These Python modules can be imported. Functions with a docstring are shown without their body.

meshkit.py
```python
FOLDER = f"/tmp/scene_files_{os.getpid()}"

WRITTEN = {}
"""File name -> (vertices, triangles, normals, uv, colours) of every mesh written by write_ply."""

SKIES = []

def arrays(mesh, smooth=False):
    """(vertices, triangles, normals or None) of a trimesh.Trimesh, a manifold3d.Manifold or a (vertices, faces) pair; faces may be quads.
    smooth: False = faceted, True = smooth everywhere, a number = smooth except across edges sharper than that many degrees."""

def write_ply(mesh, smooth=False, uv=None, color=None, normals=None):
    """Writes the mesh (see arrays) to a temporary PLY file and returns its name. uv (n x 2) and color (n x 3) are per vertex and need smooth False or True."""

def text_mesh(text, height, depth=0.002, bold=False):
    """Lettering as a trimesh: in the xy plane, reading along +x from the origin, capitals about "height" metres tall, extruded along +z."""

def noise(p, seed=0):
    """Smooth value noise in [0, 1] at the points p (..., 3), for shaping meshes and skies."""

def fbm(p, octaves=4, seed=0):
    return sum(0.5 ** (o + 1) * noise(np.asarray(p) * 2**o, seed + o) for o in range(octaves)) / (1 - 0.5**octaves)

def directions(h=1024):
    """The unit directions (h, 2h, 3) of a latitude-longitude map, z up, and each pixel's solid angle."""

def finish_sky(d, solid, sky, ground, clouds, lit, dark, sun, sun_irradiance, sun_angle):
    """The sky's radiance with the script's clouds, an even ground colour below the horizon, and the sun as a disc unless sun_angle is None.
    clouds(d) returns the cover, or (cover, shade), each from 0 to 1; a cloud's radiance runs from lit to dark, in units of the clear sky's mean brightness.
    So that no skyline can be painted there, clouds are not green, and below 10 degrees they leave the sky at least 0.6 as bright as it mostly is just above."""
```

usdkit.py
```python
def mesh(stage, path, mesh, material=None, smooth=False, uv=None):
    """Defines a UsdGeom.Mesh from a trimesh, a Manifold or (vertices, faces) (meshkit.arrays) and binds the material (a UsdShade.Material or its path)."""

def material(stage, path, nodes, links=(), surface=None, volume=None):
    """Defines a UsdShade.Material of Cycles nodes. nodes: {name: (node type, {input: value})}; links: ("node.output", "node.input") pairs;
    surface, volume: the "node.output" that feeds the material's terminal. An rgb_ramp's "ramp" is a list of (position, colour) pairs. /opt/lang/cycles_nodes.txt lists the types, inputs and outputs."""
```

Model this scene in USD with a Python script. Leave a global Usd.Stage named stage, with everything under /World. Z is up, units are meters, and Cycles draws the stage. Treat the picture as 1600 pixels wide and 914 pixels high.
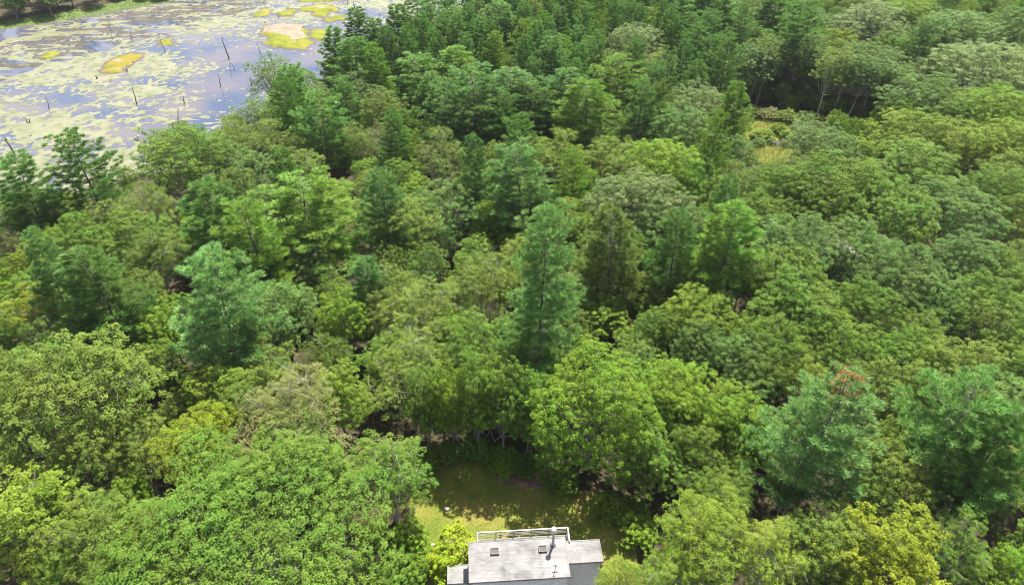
import math, random
import numpy as np, trimesh, shapely
import usdkit
from meshkit import fbm, noise
from pxr import Usd, UsdGeom, UsdLux, UsdShade, Gf, Sdf, Vt

stage = Usd.Stage.CreateInMemory()
UsdGeom.SetStageUpAxis(stage, "Z")
UsdGeom.SetStageMetersPerUnit(stage, 1.0)
W = UsdGeom.Xform.Define(stage, "/World")
UsdGeom.Scope.Define(stage, "/World/Looks")

# ------------------------------------------------------------------ camera, sky, sun
CAM_H, PITCH, F = 67.0, math.radians(36.5), 1067.0
cam = UsdGeom.Camera.Define(stage, "/World/camera")
cam.AddTranslateOp().Set(Gf.Vec3d(0, 0, CAM_H))
cam.AddRotateXOp().Set(90 - math.degrees(PITCH))
cam.CreateHorizontalApertureAttr(36.0)
cam.CreateFocalLengthAttr(36.0 * F / 1600)
cam.CreateClippingRangeAttr(Gf.Vec2f(1, 20000))
cam.CreateExposureAttr(1.52)

SUN_EL, SUN_AZ = math.radians(62), math.radians(22)      # azimuth from +y (away from the camera) towards +x (right)
SUN = np.array([math.sin(SUN_AZ) * math.cos(SUN_EL), math.cos(SUN_AZ) * math.cos(SUN_EL), math.sin(SUN_EL)])
sky_mat = usdkit.material(stage, "/World/Looks/sky", {
    "sky": ("sky_texture", {"sky_type": "single_scattering", "sun_disc": False, "sun_elevation": SUN_EL,
                            "sun_rotation": SUN_AZ, "altitude": 60.0, "aerosol_density": 1.6}),
    "tc": ("texture_coordinate", {}), "cn": ("noise_texture", {"scale": 3.2, "detail": 7.0, "roughness": 0.6}),
    "cr": ("map_range", {"from_min": 0.45, "from_max": 0.68, "to_min": 0.08, "to_max": 0.75, "clamp": True}),
    "cm": ("mix", {"color2": (7.5, 7.4, 7.2)}),
    "bg": ("background_shader", {"strength": 0.072})},
    [("tc.generated", "cn.vector"), ("cn.fac", "cr.value"), ("cr.result", "cm.fac"), ("sky.color", "cm.color1"), ("cm.color", "bg.color")], surface="bg.background")
dome = UsdLux.DomeLight.Define(stage, "/World/sky")
UsdShade.MaterialBindingAPI.Apply(dome.GetPrim()).Bind(sky_mat)
sun = UsdLux.DistantLight.Define(stage, "/World/sun")
sun.CreateIntensityAttr(1.25)
sun.CreateAngleAttr(0.55)
sun.CreateNormalizeAttr(True)
sun.CreateColorAttr(Gf.Vec3f(1.0, 0.945, 0.84))
sun.AddRotateZOp().Set(-math.degrees(SUN_AZ))
sun.AddRotateXOp().Set(-(90 - math.degrees(SUN_EL)))

# ------------------------------------------------------------------ helpers
FWD = np.array([0, math.cos(PITCH), -math.sin(PITCH)])
UP = np.array([0, math.sin(PITCH), math.cos(PITCH)])
CAM = np.array([0, 0, CAM_H])


def at(u, v, z=0.0):
    """The point at height z that the photograph shows at pixel (u, v)."""
    d = FWD + (u - 800) / F * np.array([1, 0, 0]) - (v - 457) / F * UP
    return CAM + d * (z - CAM_H) / d[2]


def to_px(p):
    q = np.asarray(p, float) - CAM
    k = q @ FWD
    return 800 + F * q[..., 0] / k, 457 - F * (q @ UP) / k


def scale_at(p):
    """Pixels per metre at p."""
    return F / ((np.asarray(p) - CAM) @ FWD)


names = {}


def numbered(parent, name):
    n = names.get((parent, name), 0)
    names[(parent, name)] = n + 1
    return name if n == 0 else f"{name}_{n:03d}"


def path_of(parent):
    return "/World" if parent is None else str(parent.GetPath())


def obj(name, mesh, mat=None, parent=None, smooth=False):
    pp = path_of(parent)
    m = usdkit.mesh(stage, pp + "/" + numbered(pp, name), mesh, "/World/Looks/" + mat if mat else None, smooth=smooth)
    return m.GetPrim()


def tag(p, label=None, cat=None, group=None, kind=None):
    for k, x in (("label", label), ("category", cat), ("group", group), ("kind", kind)):
        if x:
            p.SetCustomDataByKey(k, x)
    return p


def thing(name, loc=(0, 0, 0), rotz=0.0, parent=None):
    x = UsdGeom.Xform.Define(stage, path_of(parent) + "/" + numbered(path_of(parent), name))
    x.AddTranslateOp().Set(Gf.Vec3d(*map(float, loc)))
    if rotz:
        x.AddRotateZOp().Set(float(rotz))
    return x.GetPrim()


def box(x0, x1, y0, y1, z0, z1):
    b = trimesh.creation.box([x1 - x0, y1 - y0, z1 - z0])
    b.apply_translation([(x0 + x1) / 2, (y0 + y1) / 2, (z0 + z1) / 2])
    return b


def tubes(paths, sides=5):
    """One mesh of tapered tubes; paths: list of (points, radii)."""
    vs, fs, n = [], [], 0
    for p, r in paths:
        p, r = np.asarray(p, float), np.asarray(r, float)
        t = np.gradient(p, axis=0)
        t /= np.linalg.norm(t, axis=1, keepdims=True) + 1e-9
        a = np.cross(t, np.where(np.abs(t[:, 2:]) < 0.9, [0, 0, 1.0], [1.0, 0, 0]))
        a /= np.linalg.norm(a, axis=1, keepdims=True) + 1e-9
        b, ang = np.cross(t, a), np.arange(sides) * 2 * np.pi / sides
        v = p[:, None] + r[:, None, None] * (np.cos(ang)[None, :, None] * a[:, None] + np.sin(ang)[None, :, None] * b[:, None])
        i, j = np.meshgrid(np.arange(len(p) - 1), np.arange(sides), indexing="ij")
        q = np.stack([i * sides + j, i * sides + (j + 1) % sides, (i + 1) * sides + (j + 1) % sides, (i + 1) * sides + j], -1).reshape(-1, 4)
        f = np.vstack([q[:, [0, 1, 2]], q[:, [0, 2, 3]]])
        e = (len(p) - 1) * sides
        f = np.vstack([f, [[e, e + k, e + k + 1] for k in range(1, sides - 1)]])
        vs.append(v.reshape(-1, 3)); fs.append(f + n); n += len(p) * sides
    return np.vstack(vs), np.vstack(fs)


def unit(v):
    return v / (np.linalg.norm(v, axis=-1, keepdims=True) + 1e-9)


def leaf_quads(P, N, size, rng, aspect=0.62):
    """Leaves: one folded rhombus each at P facing N."""
    n = len(P)
    N = unit(N)
    t = unit(np.cross(N, rng.normal(size=(n, 3))))
    b = np.cross(N, t)
    s = (size * rng.uniform(0.65, 1.25, n))[:, None]
    v = np.stack([P - t * s / 2, P + b * s * aspect / 2 - N * s * 0.1, P + t * s / 2, P - b * s * aspect / 2 - N * s * 0.1], 1).reshape(-1, 3)
    k = np.arange(n)[:, None] * 4
    return v, np.vstack([k + [0, 1, 2], k + [0, 2, 3]])


def blades(P, D, length, width, rng):
    """Needle sprays: one slim triangle each from P along D."""
    n = len(P)
    D = unit(D)
    b = unit(np.cross(D, rng.normal(0, 0.55, (n, 3)) + [0, 0, 1.0]))
    l = (length * rng.uniform(0.7, 1.2, n))[:, None]
    v = np.stack([P - b * width / 2, P + b * width / 2, P + D * l], 1).reshape(-1, 3)
    return v, np.arange(n * 3).reshape(-1, 3)


# ------------------------------------------------------------------ materials
def leaf_material(name, dark, light, trans=0.36, tint=0.10, rough=0.5, spec=0.35):
    """Leaves: colour runs from leaf to leaf and, more slowly, from branch to branch and tree to tree; light passes through."""
    d, l = np.array(dark), np.array(light)
    tl = np.clip(np.array(light) * np.array([1.25, 1.3, 0.6]), 0, 1)
    usdkit.material(stage, "/World/Looks/" + name, {
        "geo": ("geometry", {}), "oi": ("object_info", {}),
        "n": ("noise_texture", {"scale": 0.55, "detail": 2.0}),
        "nt": ("noise_texture", {"scale": 0.17, "detail": 1.5}),
        "a": ("math", {"math_type": "multiply_add", "value2": 0.55, "value3": 0.0}),
        "b": ("math", {"math_type": "multiply_add", "value2": 0.75}),
        "r": ("rgb_ramp", {"ramp": [(0.0, tuple(d)), (0.42, tuple((d + l) / 2)), (0.8, tuple(l)), (1.0, tuple(np.clip(l * [1.12, 1.08, 1.05], 0, 1)))]}),
        "hm": ("map_range", {"from_min": 0.2, "from_max": 0.8, "to_min": 0.480, "to_max": 0.522}),
        "vm": ("map_range", {"from_min": 0.0, "from_max": 1.0, "to_min": 1.0 - tint, "to_max": 1.0 + tint}),
        "h": ("hsv", {"saturation": 1.0}),
        "gam": ("mix", {"mix_type": "multiply", "fac": 1.0, "color2": (1.25, 1.28, 0.72)}),
        "p": ("principled_bsdf", {"roughness": rough, "specular_ior_level": spec}),
        "t": ("translucent_bsdf", {}), "m": ("mix_closure", {"fac": trans})},
        [("geo.position", "n.vector"), ("geo.position", "nt.vector"), ("geo.random_per_island", "a.value1"), ("n.fac", "b.value1"), ("a.value", "b.value3"),
         ("b.value", "r.fac"), ("nt.fac", "hm.value"), ("oi.random", "vm.value"), ("hm.result", "h.hue"), ("vm.result", "h.value"),
         ("r.color", "h.color"), ("h.color", "p.base_color"), ("h.color", "gam.color1"), ("gam.color", "t.color"), ("p.BSDF", "m.closure1"), ("t.BSDF", "m.closure2")], surface="m.closure")


LEAF = {                       # dark, light
    "mid":    ((0.045, 0.095, 0.011), (0.200, 0.325, 0.042)),
    "bright": ((0.062, 0.128, 0.009), (0.245, 0.385, 0.034)),
    "yellow": ((0.078, 0.130, 0.009), (0.262, 0.365, 0.044)),
    "olive":  ((0.060, 0.098, 0.013), (0.230, 0.320, 0.052)),
    "grey":   ((0.044, 0.094, 0.018), (0.200, 0.325, 0.080)),
    "gold":   ((0.092, 0.128, 0.008), (0.295, 0.355, 0.027)),
    "lime":   ((0.130, 0.190, 0.008), (0.370, 0.450, 0.025)),
    "tan":    ((0.085, 0.100, 0.026), (0.290, 0.310, 0.105)),
    "pale":   ((0.068, 0.115, 0.032), (0.270, 0.360, 0.120)),
    "rust":   ((0.130, 0.062, 0.024), (0.310, 0.150, 0.062)),
    "pine_green": ((0.045, 0.108, 0.024), (0.235, 0.420, 0.104)),
    "pine_blue":  ((0.045, 0.112, 0.033), (0.250, 0.430, 0.132)),
    "pine_light": ((0.070, 0.145, 0.018), (0.290, 0.460, 0.086)),
    "pine_pale":  ((0.056, 0.135, 0.040), (0.310, 0.510, 0.165)),
    "pine_dark":  ((0.056, 0.093, 0.019), (0.246, 0.339, 0.080)),
}
for k, (d, l) in LEAF.items():
    leaf_material("leaf_" + k, d, l, trans=0.24 if k.startswith("pine") else 0.24, rough=0.6, spec=0.14)


def surf(name, stops, scale=1.0, rough=0.8, detail=6.0, bump=0.0, stretch=None, spec=0.3):
    nodes = {"geo": ("geometry", {}), "map": ("mapping", {"scale": stretch or (1, 1, 1)}), "n": ("noise_texture", {"scale": scale, "detail": detail, "roughness": 0.62}),
             "r": ("rgb_ramp", {"ramp": stops}), "p": ("principled_bsdf", {"roughness": rough, "specular_ior_level": spec})}
    links = [("geo.position", "map.vector"), ("map.vector", "n.vector"), ("n.fac", "r.fac"), ("r.color", "p.base_color")]
    if bump:
        nodes["b"] = ("bump", {"strength": 0.6, "distance": bump})
        links += [("n.fac", "b.height"), ("b.normal", "p.normal")]
    usdkit.material(stage, "/World/Looks/" + name, nodes, links, surface="p.BSDF")


surf("bark", [(0.3, (0.080, 0.068, 0.056)), (0.7, (0.216, 0.196, 0.176))], 3.0, stretch=(1, 1, 0.3))
surf("bark_pale", [(0.3, (0.188, 0.173, 0.158)), (0.7, (0.390, 0.367, 0.345))], 3.0, stretch=(1, 1, 0.3))
surf("bark_dark", [(0.3, (0.035, 0.03, 0.028)), (0.7, (0.11, 0.10, 0.095))], 3.0, stretch=(1, 1, 0.3))
surf("forest_floor", [(0.25, (0.022, 0.018, 0.010)), (0.5, (0.048, 0.036, 0.020)), (0.62, (0.034, 0.041, 0.012)), (0.78, (0.101, 0.067, 0.041))], 0.35, rough=0.95, detail=10, bump=0.2)
surf("lawn_soil", [(0.34, (0.085, 0.135, 0.017)), (0.47, (0.15, 0.165, 0.026)), (0.60, (0.20, 0.175, 0.042)), (0.74, (0.27, 0.18, 0.09))], 0.28, rough=0.95, detail=9)
surf("meadow_ground", [(0.3, (0.189, 0.211, 0.044)), (0.7, (0.332, 0.299, 0.088))], 0.5, rough=0.95, detail=8)
surf("bank_grass", [(0.3, (0.051, 0.089, 0.019)), (0.7, (0.109, 0.147, 0.038))], 0.4, rough=0.95, detail=8)
surf("dirt", [(0.3, (0.10, 0.06, 0.045)), (0.7, (0.26, 0.165, 0.12))], 1.2, rough=0.95, detail=8, bump=0.05)
surf("gravel", [(0.3, (0.236, 0.223, 0.216)), (0.7, (0.407, 0.380, 0.374))], 1.5, rough=0.95, detail=8)
surf("asphalt", [(0.3, (0.116, 0.122, 0.150)), (0.7, (0.190, 0.197, 0.238))], 1.0, rough=0.85, detail=8)
surf("lily", [(0.30, (0.085, 0.095, 0.045)), (0.42, (0.125, 0.135, 0.066)), (0.54, (0.165, 0.166, 0.098)), (0.70, (0.195, 0.187, 0.130))], 0.35, rough=0.45, detail=10, spec=0.4)
surf("moss", [(0.33, (0.094, 0.109, 0.007)), (0.48, (0.156, 0.148, 0.012)), (0.55, (0.188, 0.118, 0.031)), (0.63, (0.296, 0.195, 0.109)), (0.75, (0.351, 0.259, 0.171))], 0.16, rough=0.95, detail=8, bump=0.2)
surf("moss_green", [(0.33, (0.077, 0.101, 0.006)), (0.55, (0.147, 0.159, 0.009)), (0.7, (0.202, 0.155, 0.039))], 0.25, rough=0.95, detail=8, bump=0.2)
surf("dry_moss", [(0.33, (0.148, 0.104, 0.065)), (0.55, (0.227, 0.178, 0.128)), (0.7, (0.257, 0.223, 0.178))], 0.3, rough=0.95, detail=8, bump=0.1)
surf("mud", [(0.33, (0.053, 0.040, 0.034)), (0.7, (0.122, 0.099, 0.091))], 0.5, rough=0.7, detail=8)
usdkit.material(stage, "/World/Looks/roof_membrane", {
    "geo": ("geometry", {}), "n": ("noise_texture", {"scale": 0.42, "detail": 8.0, "roughness": 0.7, "distortion": 0.6}), "map": ("mapping", {"scale": (0.5, 5.0, 1.0)}), "n2": ("noise_texture", {"scale": 1.1, "detail": 5.0, "roughness": 0.7}),
    "r": ("rgb_ramp", {"ramp": [(0.28, (0.09, 0.086, 0.085)), (0.42, (0.185, 0.18, 0.18)), (0.55, (0.245, 0.24, 0.239)), (0.75, (0.275, 0.27, 0.267))]}),
    "r2": ("rgb_ramp", {"ramp": [(0.3, (0.66, 0.66, 0.66)), (0.62, (0.92, 0.92, 0.92))]}), "m": ("mix", {"mix_type": "multiply", "fac": 1.0}), "p": ("principled_bsdf", {"roughness": 0.8, "specular_ior_level": 0.25})},
    [("geo.position", "n.vector"), ("geo.position", "map.vector"), ("map.vector", "n2.vector"), ("n.fac", "r.fac"), ("n2.fac", "r2.fac"), ("r.color", "m.color1"), ("r2.color", "m.color2"), ("m.color", "p.base_color")], surface="p.BSDF")
surf("white_paint", [(0.3, (0.260, 0.260, 0.253)), (0.7, (0.326, 0.326, 0.319))], 1.5, rough=0.5)
surf("deck_wood", [(0.3, (0.218, 0.194, 0.169)), (0.7, (0.323, 0.291, 0.267))], 2.0, rough=0.8, stretch=(0.3, 4, 1))
surf("weathered_wood", [(0.3, (0.13, 0.125, 0.12)), (0.7, (0.25, 0.24, 0.23))], 2.0, rough=0.85, stretch=(0.3, 4, 1))
surf("dark_metal", [(0.3, (0.05, 0.05, 0.05)), (0.7, (0.11, 0.105, 0.10))], 2.0, rough=0.5)
surf("pipe_metal", [(0.3, (0.16, 0.15, 0.15)), (0.7, (0.34, 0.32, 0.32))], 2.5, rough=0.45)
surf("cap_metal", [(0.3, (0.5, 0.5, 0.52)), (0.7, (0.6, 0.6, 0.62))], 2.5, rough=0.35)
surf("stone", [(0.3, (0.256, 0.224, 0.200)), (0.7, (0.464, 0.416, 0.384))], 2.0, rough=0.9)
usdkit.material(stage, "/World/Looks/skylight_glass", {"p": ("principled_bsdf", {"base_color": (0.07, 0.062, 0.06), "roughness": 0.6, "specular_ior_level": 0.2})}, surface="p.BSDF")
usdkit.material(stage, "/World/Looks/window_glass", {"t": ("transparent_bsdf", {}), "g": ("glossy_bsdf", {"roughness": 0.03}), "f": ("fresnel", {"IOR": 1.5}), "m": ("mix_closure", {})},
                [("f.fac", "m.fac"), ("t.BSDF", "m.closure1"), ("g.BSDF", "m.closure2")], surface="m.closure")
usdkit.material(stage, "/World/Looks/shingle", {
    "tc": ("texture_coordinate", {}), "map": ("mapping", {"rotation": (math.pi / 2, 0, 0)}),
    "b": ("brick_texture", {"scale": 1.0, "brick_width": 0.28, "row_height": 0.16, "mortar_size": 0.012, "color1": (0.52, 0.50, 0.505), "color2": (0.68, 0.66, 0.665), "mortar": (0.17, 0.165, 0.17)}),
    "p": ("principled_bsdf", {"roughness": 0.9})}, [("tc.object", "map.vector"), ("map.vector", "b.vector"), ("b.color", "p.base_color")], surface="p.BSDF")
usdkit.material(stage, "/World/Looks/water", {
    "geo": ("geometry", {}), "n": ("noise_texture", {"scale": 1.4, "detail": 3.0}), "b": ("bump", {"strength": 0.12, "distance": 0.02}),
    "n2": ("noise_texture", {"scale": 0.06, "detail": 5.0}), "r": ("rgb_ramp", {"ramp": [(0.38, (0.045, 0.062, 0.11)), (0.62, (0.11, 0.097, 0.112))]}),
    "p": ("principled_bsdf", {"roughness": 0.04, "ior": 1.33})},
    [("geo.position", "n.vector"), ("n.fac", "b.height"), ("b.normal", "p.normal"), ("geo.position", "n2.vector"), ("n2.fac", "r.fac"), ("r.color", "p.base_color")], surface="p.BSDF")

# ------------------------------------------------------------------ ground and pond
WATER_Z = -1.2
POND_PX = [(-900, 230), (-500, 140), (-200, 85), (0, 47), (130, 27), (270, 2), (420, -35), (600, -58), (800, -80), (800, 15), (700, 58), (650, 75), (618, 88), (565, 98), (520, 122), (500, 145),
           (450, 178), (405, 197), (335, 238), (262, 268), (180, 288), (60, 322), (-60, 385), (-300, 450), (-700, 540), (-1100, 500)]
POND = shapely.Polygon([at(u, v, WATER_Z)[:2] for u, v in POND_PX]).buffer(3).buffer(-3)
POND = shapely.Polygon(POND.exterior.segmentize(3.0))
_c = np.array(POND.exterior.coords)[:-1]
_nz = (fbm(np.c_[_c / 9.0, np.zeros(len(_c))], 3, 5) - 0.5) * 5.0
POND = shapely.Polygon(_c + _nz[:, None] * np.array([0.6, 0.8])).buffer(0)


def pond_distance(xy):
    """Metres to the shore: positive on land, negative in the pond."""
    pts = shapely.points(xy[:, 0], xy[:, 1])
    d = shapely.distance(POND.exterior, pts)
    return np.where(shapely.contains(POND, pts), -d, d)


def height(xy):
    xy = np.atleast_2d(np.asarray(xy, float))[:, :2]
    d = pond_distance(xy)
    z = np.clip(d / 12.0, -1.0, 1.0)
    und = (fbm(np.c_[xy / 45.0, np.zeros(len(xy))], 3, 11) - 0.5) * 1.6
    house = np.exp(-((xy[:, 0]) ** 2 + (xy[:, 1] - 45) ** 2) / 900.0)
    z = np.where(d > 0, -1.2 + 1.2 * z + und * np.clip(d / 20 - 0.3, 0, 1) * (1 - house), -1.2 + 1.6 * z)
    return z


gx = np.unique(np.r_[np.linspace(-6000, -320, 12), np.arange(-320, 321, 4.0), np.linspace(320, 6000, 12)])
gy = np.unique(np.r_[np.linspace(-3000, -20, 8), np.arange(-20, 401, 4.0), np.linspace(400, 9000, 14)])
X, Y = np.meshgrid(gx, gy)
G = np.c_[X.ravel(), Y.ravel()]
nx = len(gx)
k = (np.arange(len(gy) - 1)[:, None] * nx + np.arange(nx - 1)[None]).ravel()
gf = np.vstack([np.c_[k, k + 1, k + nx + 1], np.c_[k, k + nx + 1, k + nx]])
tag(obj("ground", (np.c_[G, height(G)], gf), "forest_floor", smooth=True), "brown leaf-littered forest floor under the trees", "ground", kind="structure")


def sheet(poly, z, step=1.5, over=None, seed=0):
    """A polygon as a fine triangle sheet lying z above the ground (over=None) or at height over."""
    x0, y0, x1, y1 = poly.bounds
    xs, ys = np.arange(x0, x1 + step, step), np.arange(y0, y1 + step, step)
    X, Y = np.meshgrid(xs, ys)
    P = np.c_[X.ravel(), Y.ravel()]
    ins = shapely.contains(poly, shapely.points(P[:, 0], P[:, 1])).reshape(X.shape)
    n = len(xs)
    kk = (np.arange(len(ys) - 1)[:, None] * n + np.arange(n - 1)[None])
    ok = ins[:-1, :-1] & ins[1:, :-1] & ins[:-1, 1:] & ins[1:, 1:]
    kk = kk[ok]
    f = np.vstack([np.c_[kk, kk + 1, kk + n + 1], np.c_[kk, kk + n + 1, kk + n]])
    z = (height(P) + z) if over is None else np.full(len(P), over)
    used, inv = np.unique(f, return_inverse=True)
    return np.c_[P, z][used], inv.reshape(-1, 3)


pw = np.array(POND.exterior.coords)[:-1]
tri = trimesh.creation.triangulate_polygon(POND, engine="earcut")
tag(obj("pond_water", (np.c_[tri[0], np.full(len(tri[0]), WATER_Z + 0.02)], tri[1]), "water"), "shallow pond water reflecting the pale blue sky", "water", kind="structure")

# floating mats of lily leaves: a fine grid whose cells follow a patchy cover
x0, y0 = at(-60, 300, WATER_Z)[:2]
st = 0.42
lx, ly = np.arange(-170, -8, st), np.arange(118, 330, st)
X, Y = np.meshgrid(lx, ly)
P = np.c_[X.ravel(), Y.ravel()]
U, V = to_px(np.c_[P, np.full(len(P), WATER_Z)])
cov = fbm(np.c_[P / [26.0, 26.0], np.zeros(len(P))], 3, 3) * 0.5 + fbm(np.c_[P / [6.0, 3.6], np.zeros(len(P))], 3, 8) * 0.42 + noise(np.c_[P / 1.0, np.zeros(len(P))], 21) * 0.50 + noise(np.c_[P / 2.1, np.zeros(len(P))], 22) * 0.16


def blob(u, v, su, sv):
    return np.exp(-((U - u) / su) ** 2 - ((V - v) / sv) ** 2)


cov += -0.22 * blob(330, 82, 110, 22) - 0.16 * blob(240, 205, 80, 22) - 0.12 * blob(90, 160, 130, 22) - 0.10 * blob(30, 235, 60, 14) - 0.10 * blob(380, 130, 60, 30) - 0.25 * blob(520, 75, 130, 60) - 0.08 * blob(330, 150, 150, 60)
cov += 0.13 * blob(150, 100, 160, 14) + 0.12 * blob(60, 190, 110, 12) + 0.12 * blob(70, 265, 80, 18) + 0.10 * blob(270, 140, 120, 10) + 0.10 * blob(230, 50, 240, 22)
dp = pond_distance(P)
keep = (cov > 0.70) & (dp < -0.4) & (U > -80) & (V < 330)
keep &= ~((V < 125 - 0.28 * U) & (noise(np.c_[P / [7.0, 2.2], np.zeros(len(P))], 31) < 0.44))
K = keep.reshape(X.shape)
n = len(lx)
jit = (np.random.default_rng(4).random((len(P), 2)) - 0.5) * st * 0.9
kk = (np.arange(len(ly) - 1)[:, None] * n + np.arange(n - 1)[None])
a, b, c, d = K[:-1, :-1], K[:-1, 1:], K[1:, 1:], K[1:, :-1]
f = np.vstack([np.stack(q, -1)[m] for q, m in (
    ((kk, kk + 1, kk + n + 1), a & b & c), ((kk, kk + n + 1, kk + n), a & c & d), ((kk, kk + 1, kk + n), a & b & d & ~c), ((kk + 1, kk + n + 1, kk + n), b & c & d & ~a))])
used, inv = np.unique(f, return_inverse=True)
tag(obj("lily_pads", (np.c_[P + jit, np.full(len(P), WATER_Z + 0.04)][used], inv.reshape(-1, 3)), "lily"), "pale yellow-green mats of lily leaves floating across the pond", "lily pads", kind="stuff")


keep2 = ~keep & (dp < -0.3) & (V < 128 - 0.26 * U) & (U > -80) & (U < 420) & (fbm(np.c_[P / [9.0, 4.0], np.zeros(len(P))], 4, 44) > 0.41)
K = keep2.reshape(X.shape)
a, b, c, d = K[:-1, :-1], K[:-1, 1:], K[1:, 1:], K[1:, :-1]
kk = (np.arange(len(ly) - 1)[:, None] * n + np.arange(n - 1)[None])
f = np.vstack([np.stack(q, -1)[m] for q, m in (((kk, kk + 1, kk + n + 1), a & b & c), ((kk, kk + n + 1, kk + n), a & c & d))])
used, inv = np.unique(f, return_inverse=True)
surf("weed", [(0.3, (0.030, 0.026, 0.020)), (0.55, (0.070, 0.058, 0.042)), (0.72, (0.14, 0.125, 0.06))], 0.5, rough=0.7, detail=9)
tag(obj("water_weed", (np.c_[P + jit, np.full(len(P), WATER_Z + 0.03)][used], inv.reshape(-1, 3)), "weed"), "dark brown rafts of dead weed among the lily mats near the far bank", "water weed", kind="stuff")

# mossy islands: low irregular mounds
def island(label, pts, h, mat, dry=None):
    poly = shapely.Polygon([at(u, v, WATER_Z)[:2] for u, v in pts]).buffer(1.0).buffer(-1.0)
    cx, cy = poly.centroid.coords[0]
    t = thing("moss_island", (cx, cy, WATER_Z))
    tag(t, label, "island", "mossy islands in the pond")

    def mound(poly, h, base):
        s = 0.5
        bx = poly.buffer(0.8).bounds
        xs, ys = np.arange(bx[0], bx[2], s), np.arange(bx[1], bx[3], s)
        X, Y = np.meshgrid(xs, ys)
        Q = np.c_[X.ravel(), Y.ravel()]
        pt = shapely.points(Q[:, 0], Q[:, 1])
        dd = np.where(shapely.contains(poly, pt), 1, -1) * shapely.distance(poly.exterior, pt)
        dd = dd + (fbm(np.c_[Q / 2.5, np.zeros(len(Q))], 3, 17) - 0.5) * 3.0
        z = base + h * np.tanh(dd / 1.5) * (0.6 + 0.8 * fbm(np.c_[Q / 1.3, np.zeros(len(Q))], 3, 6))
        n = len(xs)
        kk = (np.arange(len(ys) - 1)[:, None] * n + np.arange(n - 1)[None])
        ok = (dd > -0.4).reshape(X.shape)
        kk = kk[ok[:-1, :-1] & ok[1:, :-1] & ok[:-1, 1:] & ok[1:, 1:]]
        f = np.vstack([np.c_[kk, kk + 1, kk + n + 1], np.c_[kk, kk + n + 1, kk + n]])
        used, inv = np.unique(f, return_inverse=True)
        return np.c_[Q - [cx, cy], z][used], inv.reshape(-1, 3)
    obj("mud_fringe", mound(poly.buffer(0.9), 0.08, 0.06), "mud", t, smooth=True)
    obj("moss_mound", mound(poly, h, 0.12), mat, t, smooth=True)
    for q in dry or []:
        obj("dry_patch", mound(shapely.Polygon([at(u, v, WATER_Z)[:2] for u, v in q]), h * 0.7, 0.12 + h * 0.55), "dry_moss", t, smooth=True)
    return t


island("largest bright yellow-green moss island with a pale dry centre", [(410, 45), (440, 37), (470, 42), (481, 48), (480, 60), (490, 66), (478, 78), (450, 76), (425, 74), (413, 68), (420, 58), (410, 55)], 0.5, "moss_green",
       [[(412, 45), (438, 38), (474, 41), (477, 62), (456, 69), (446, 61), (424, 56), (413, 53)]])
island("small yellow moss island just right of the largest one", [(487, 46), (508, 47), (511, 56), (500, 64), (488, 62)], 0.4, "moss_green")
island("long yellow moss island at the top edge behind the largest one", [(466, 14), (500, 7), (528, 12), (528, 18), (500, 20), (470, 18)], 0.4, "moss_green", [[(478, 13), (505, 10), (520, 13), (500, 17)]])
island("pale dry-topped island cut by the top edge of the view", [(465, -6), (540, -8), (545, 1), (500, 4), (468, 3)], 0.4, "moss_green", [[(475, -5), (530, -6), (530, 1), (490, 2)]])
island("thin yellow moss island left of the long one at the top", [(432, 22), (455, 15), (464, 18), (456, 25), (436, 26)], 0.35, "moss_green")
island("small yellow island near the top behind the pond centre", [(396, 24), (415, 13), (424, 17), (420, 25), (400, 27)], 0.35, "moss_green")
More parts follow.
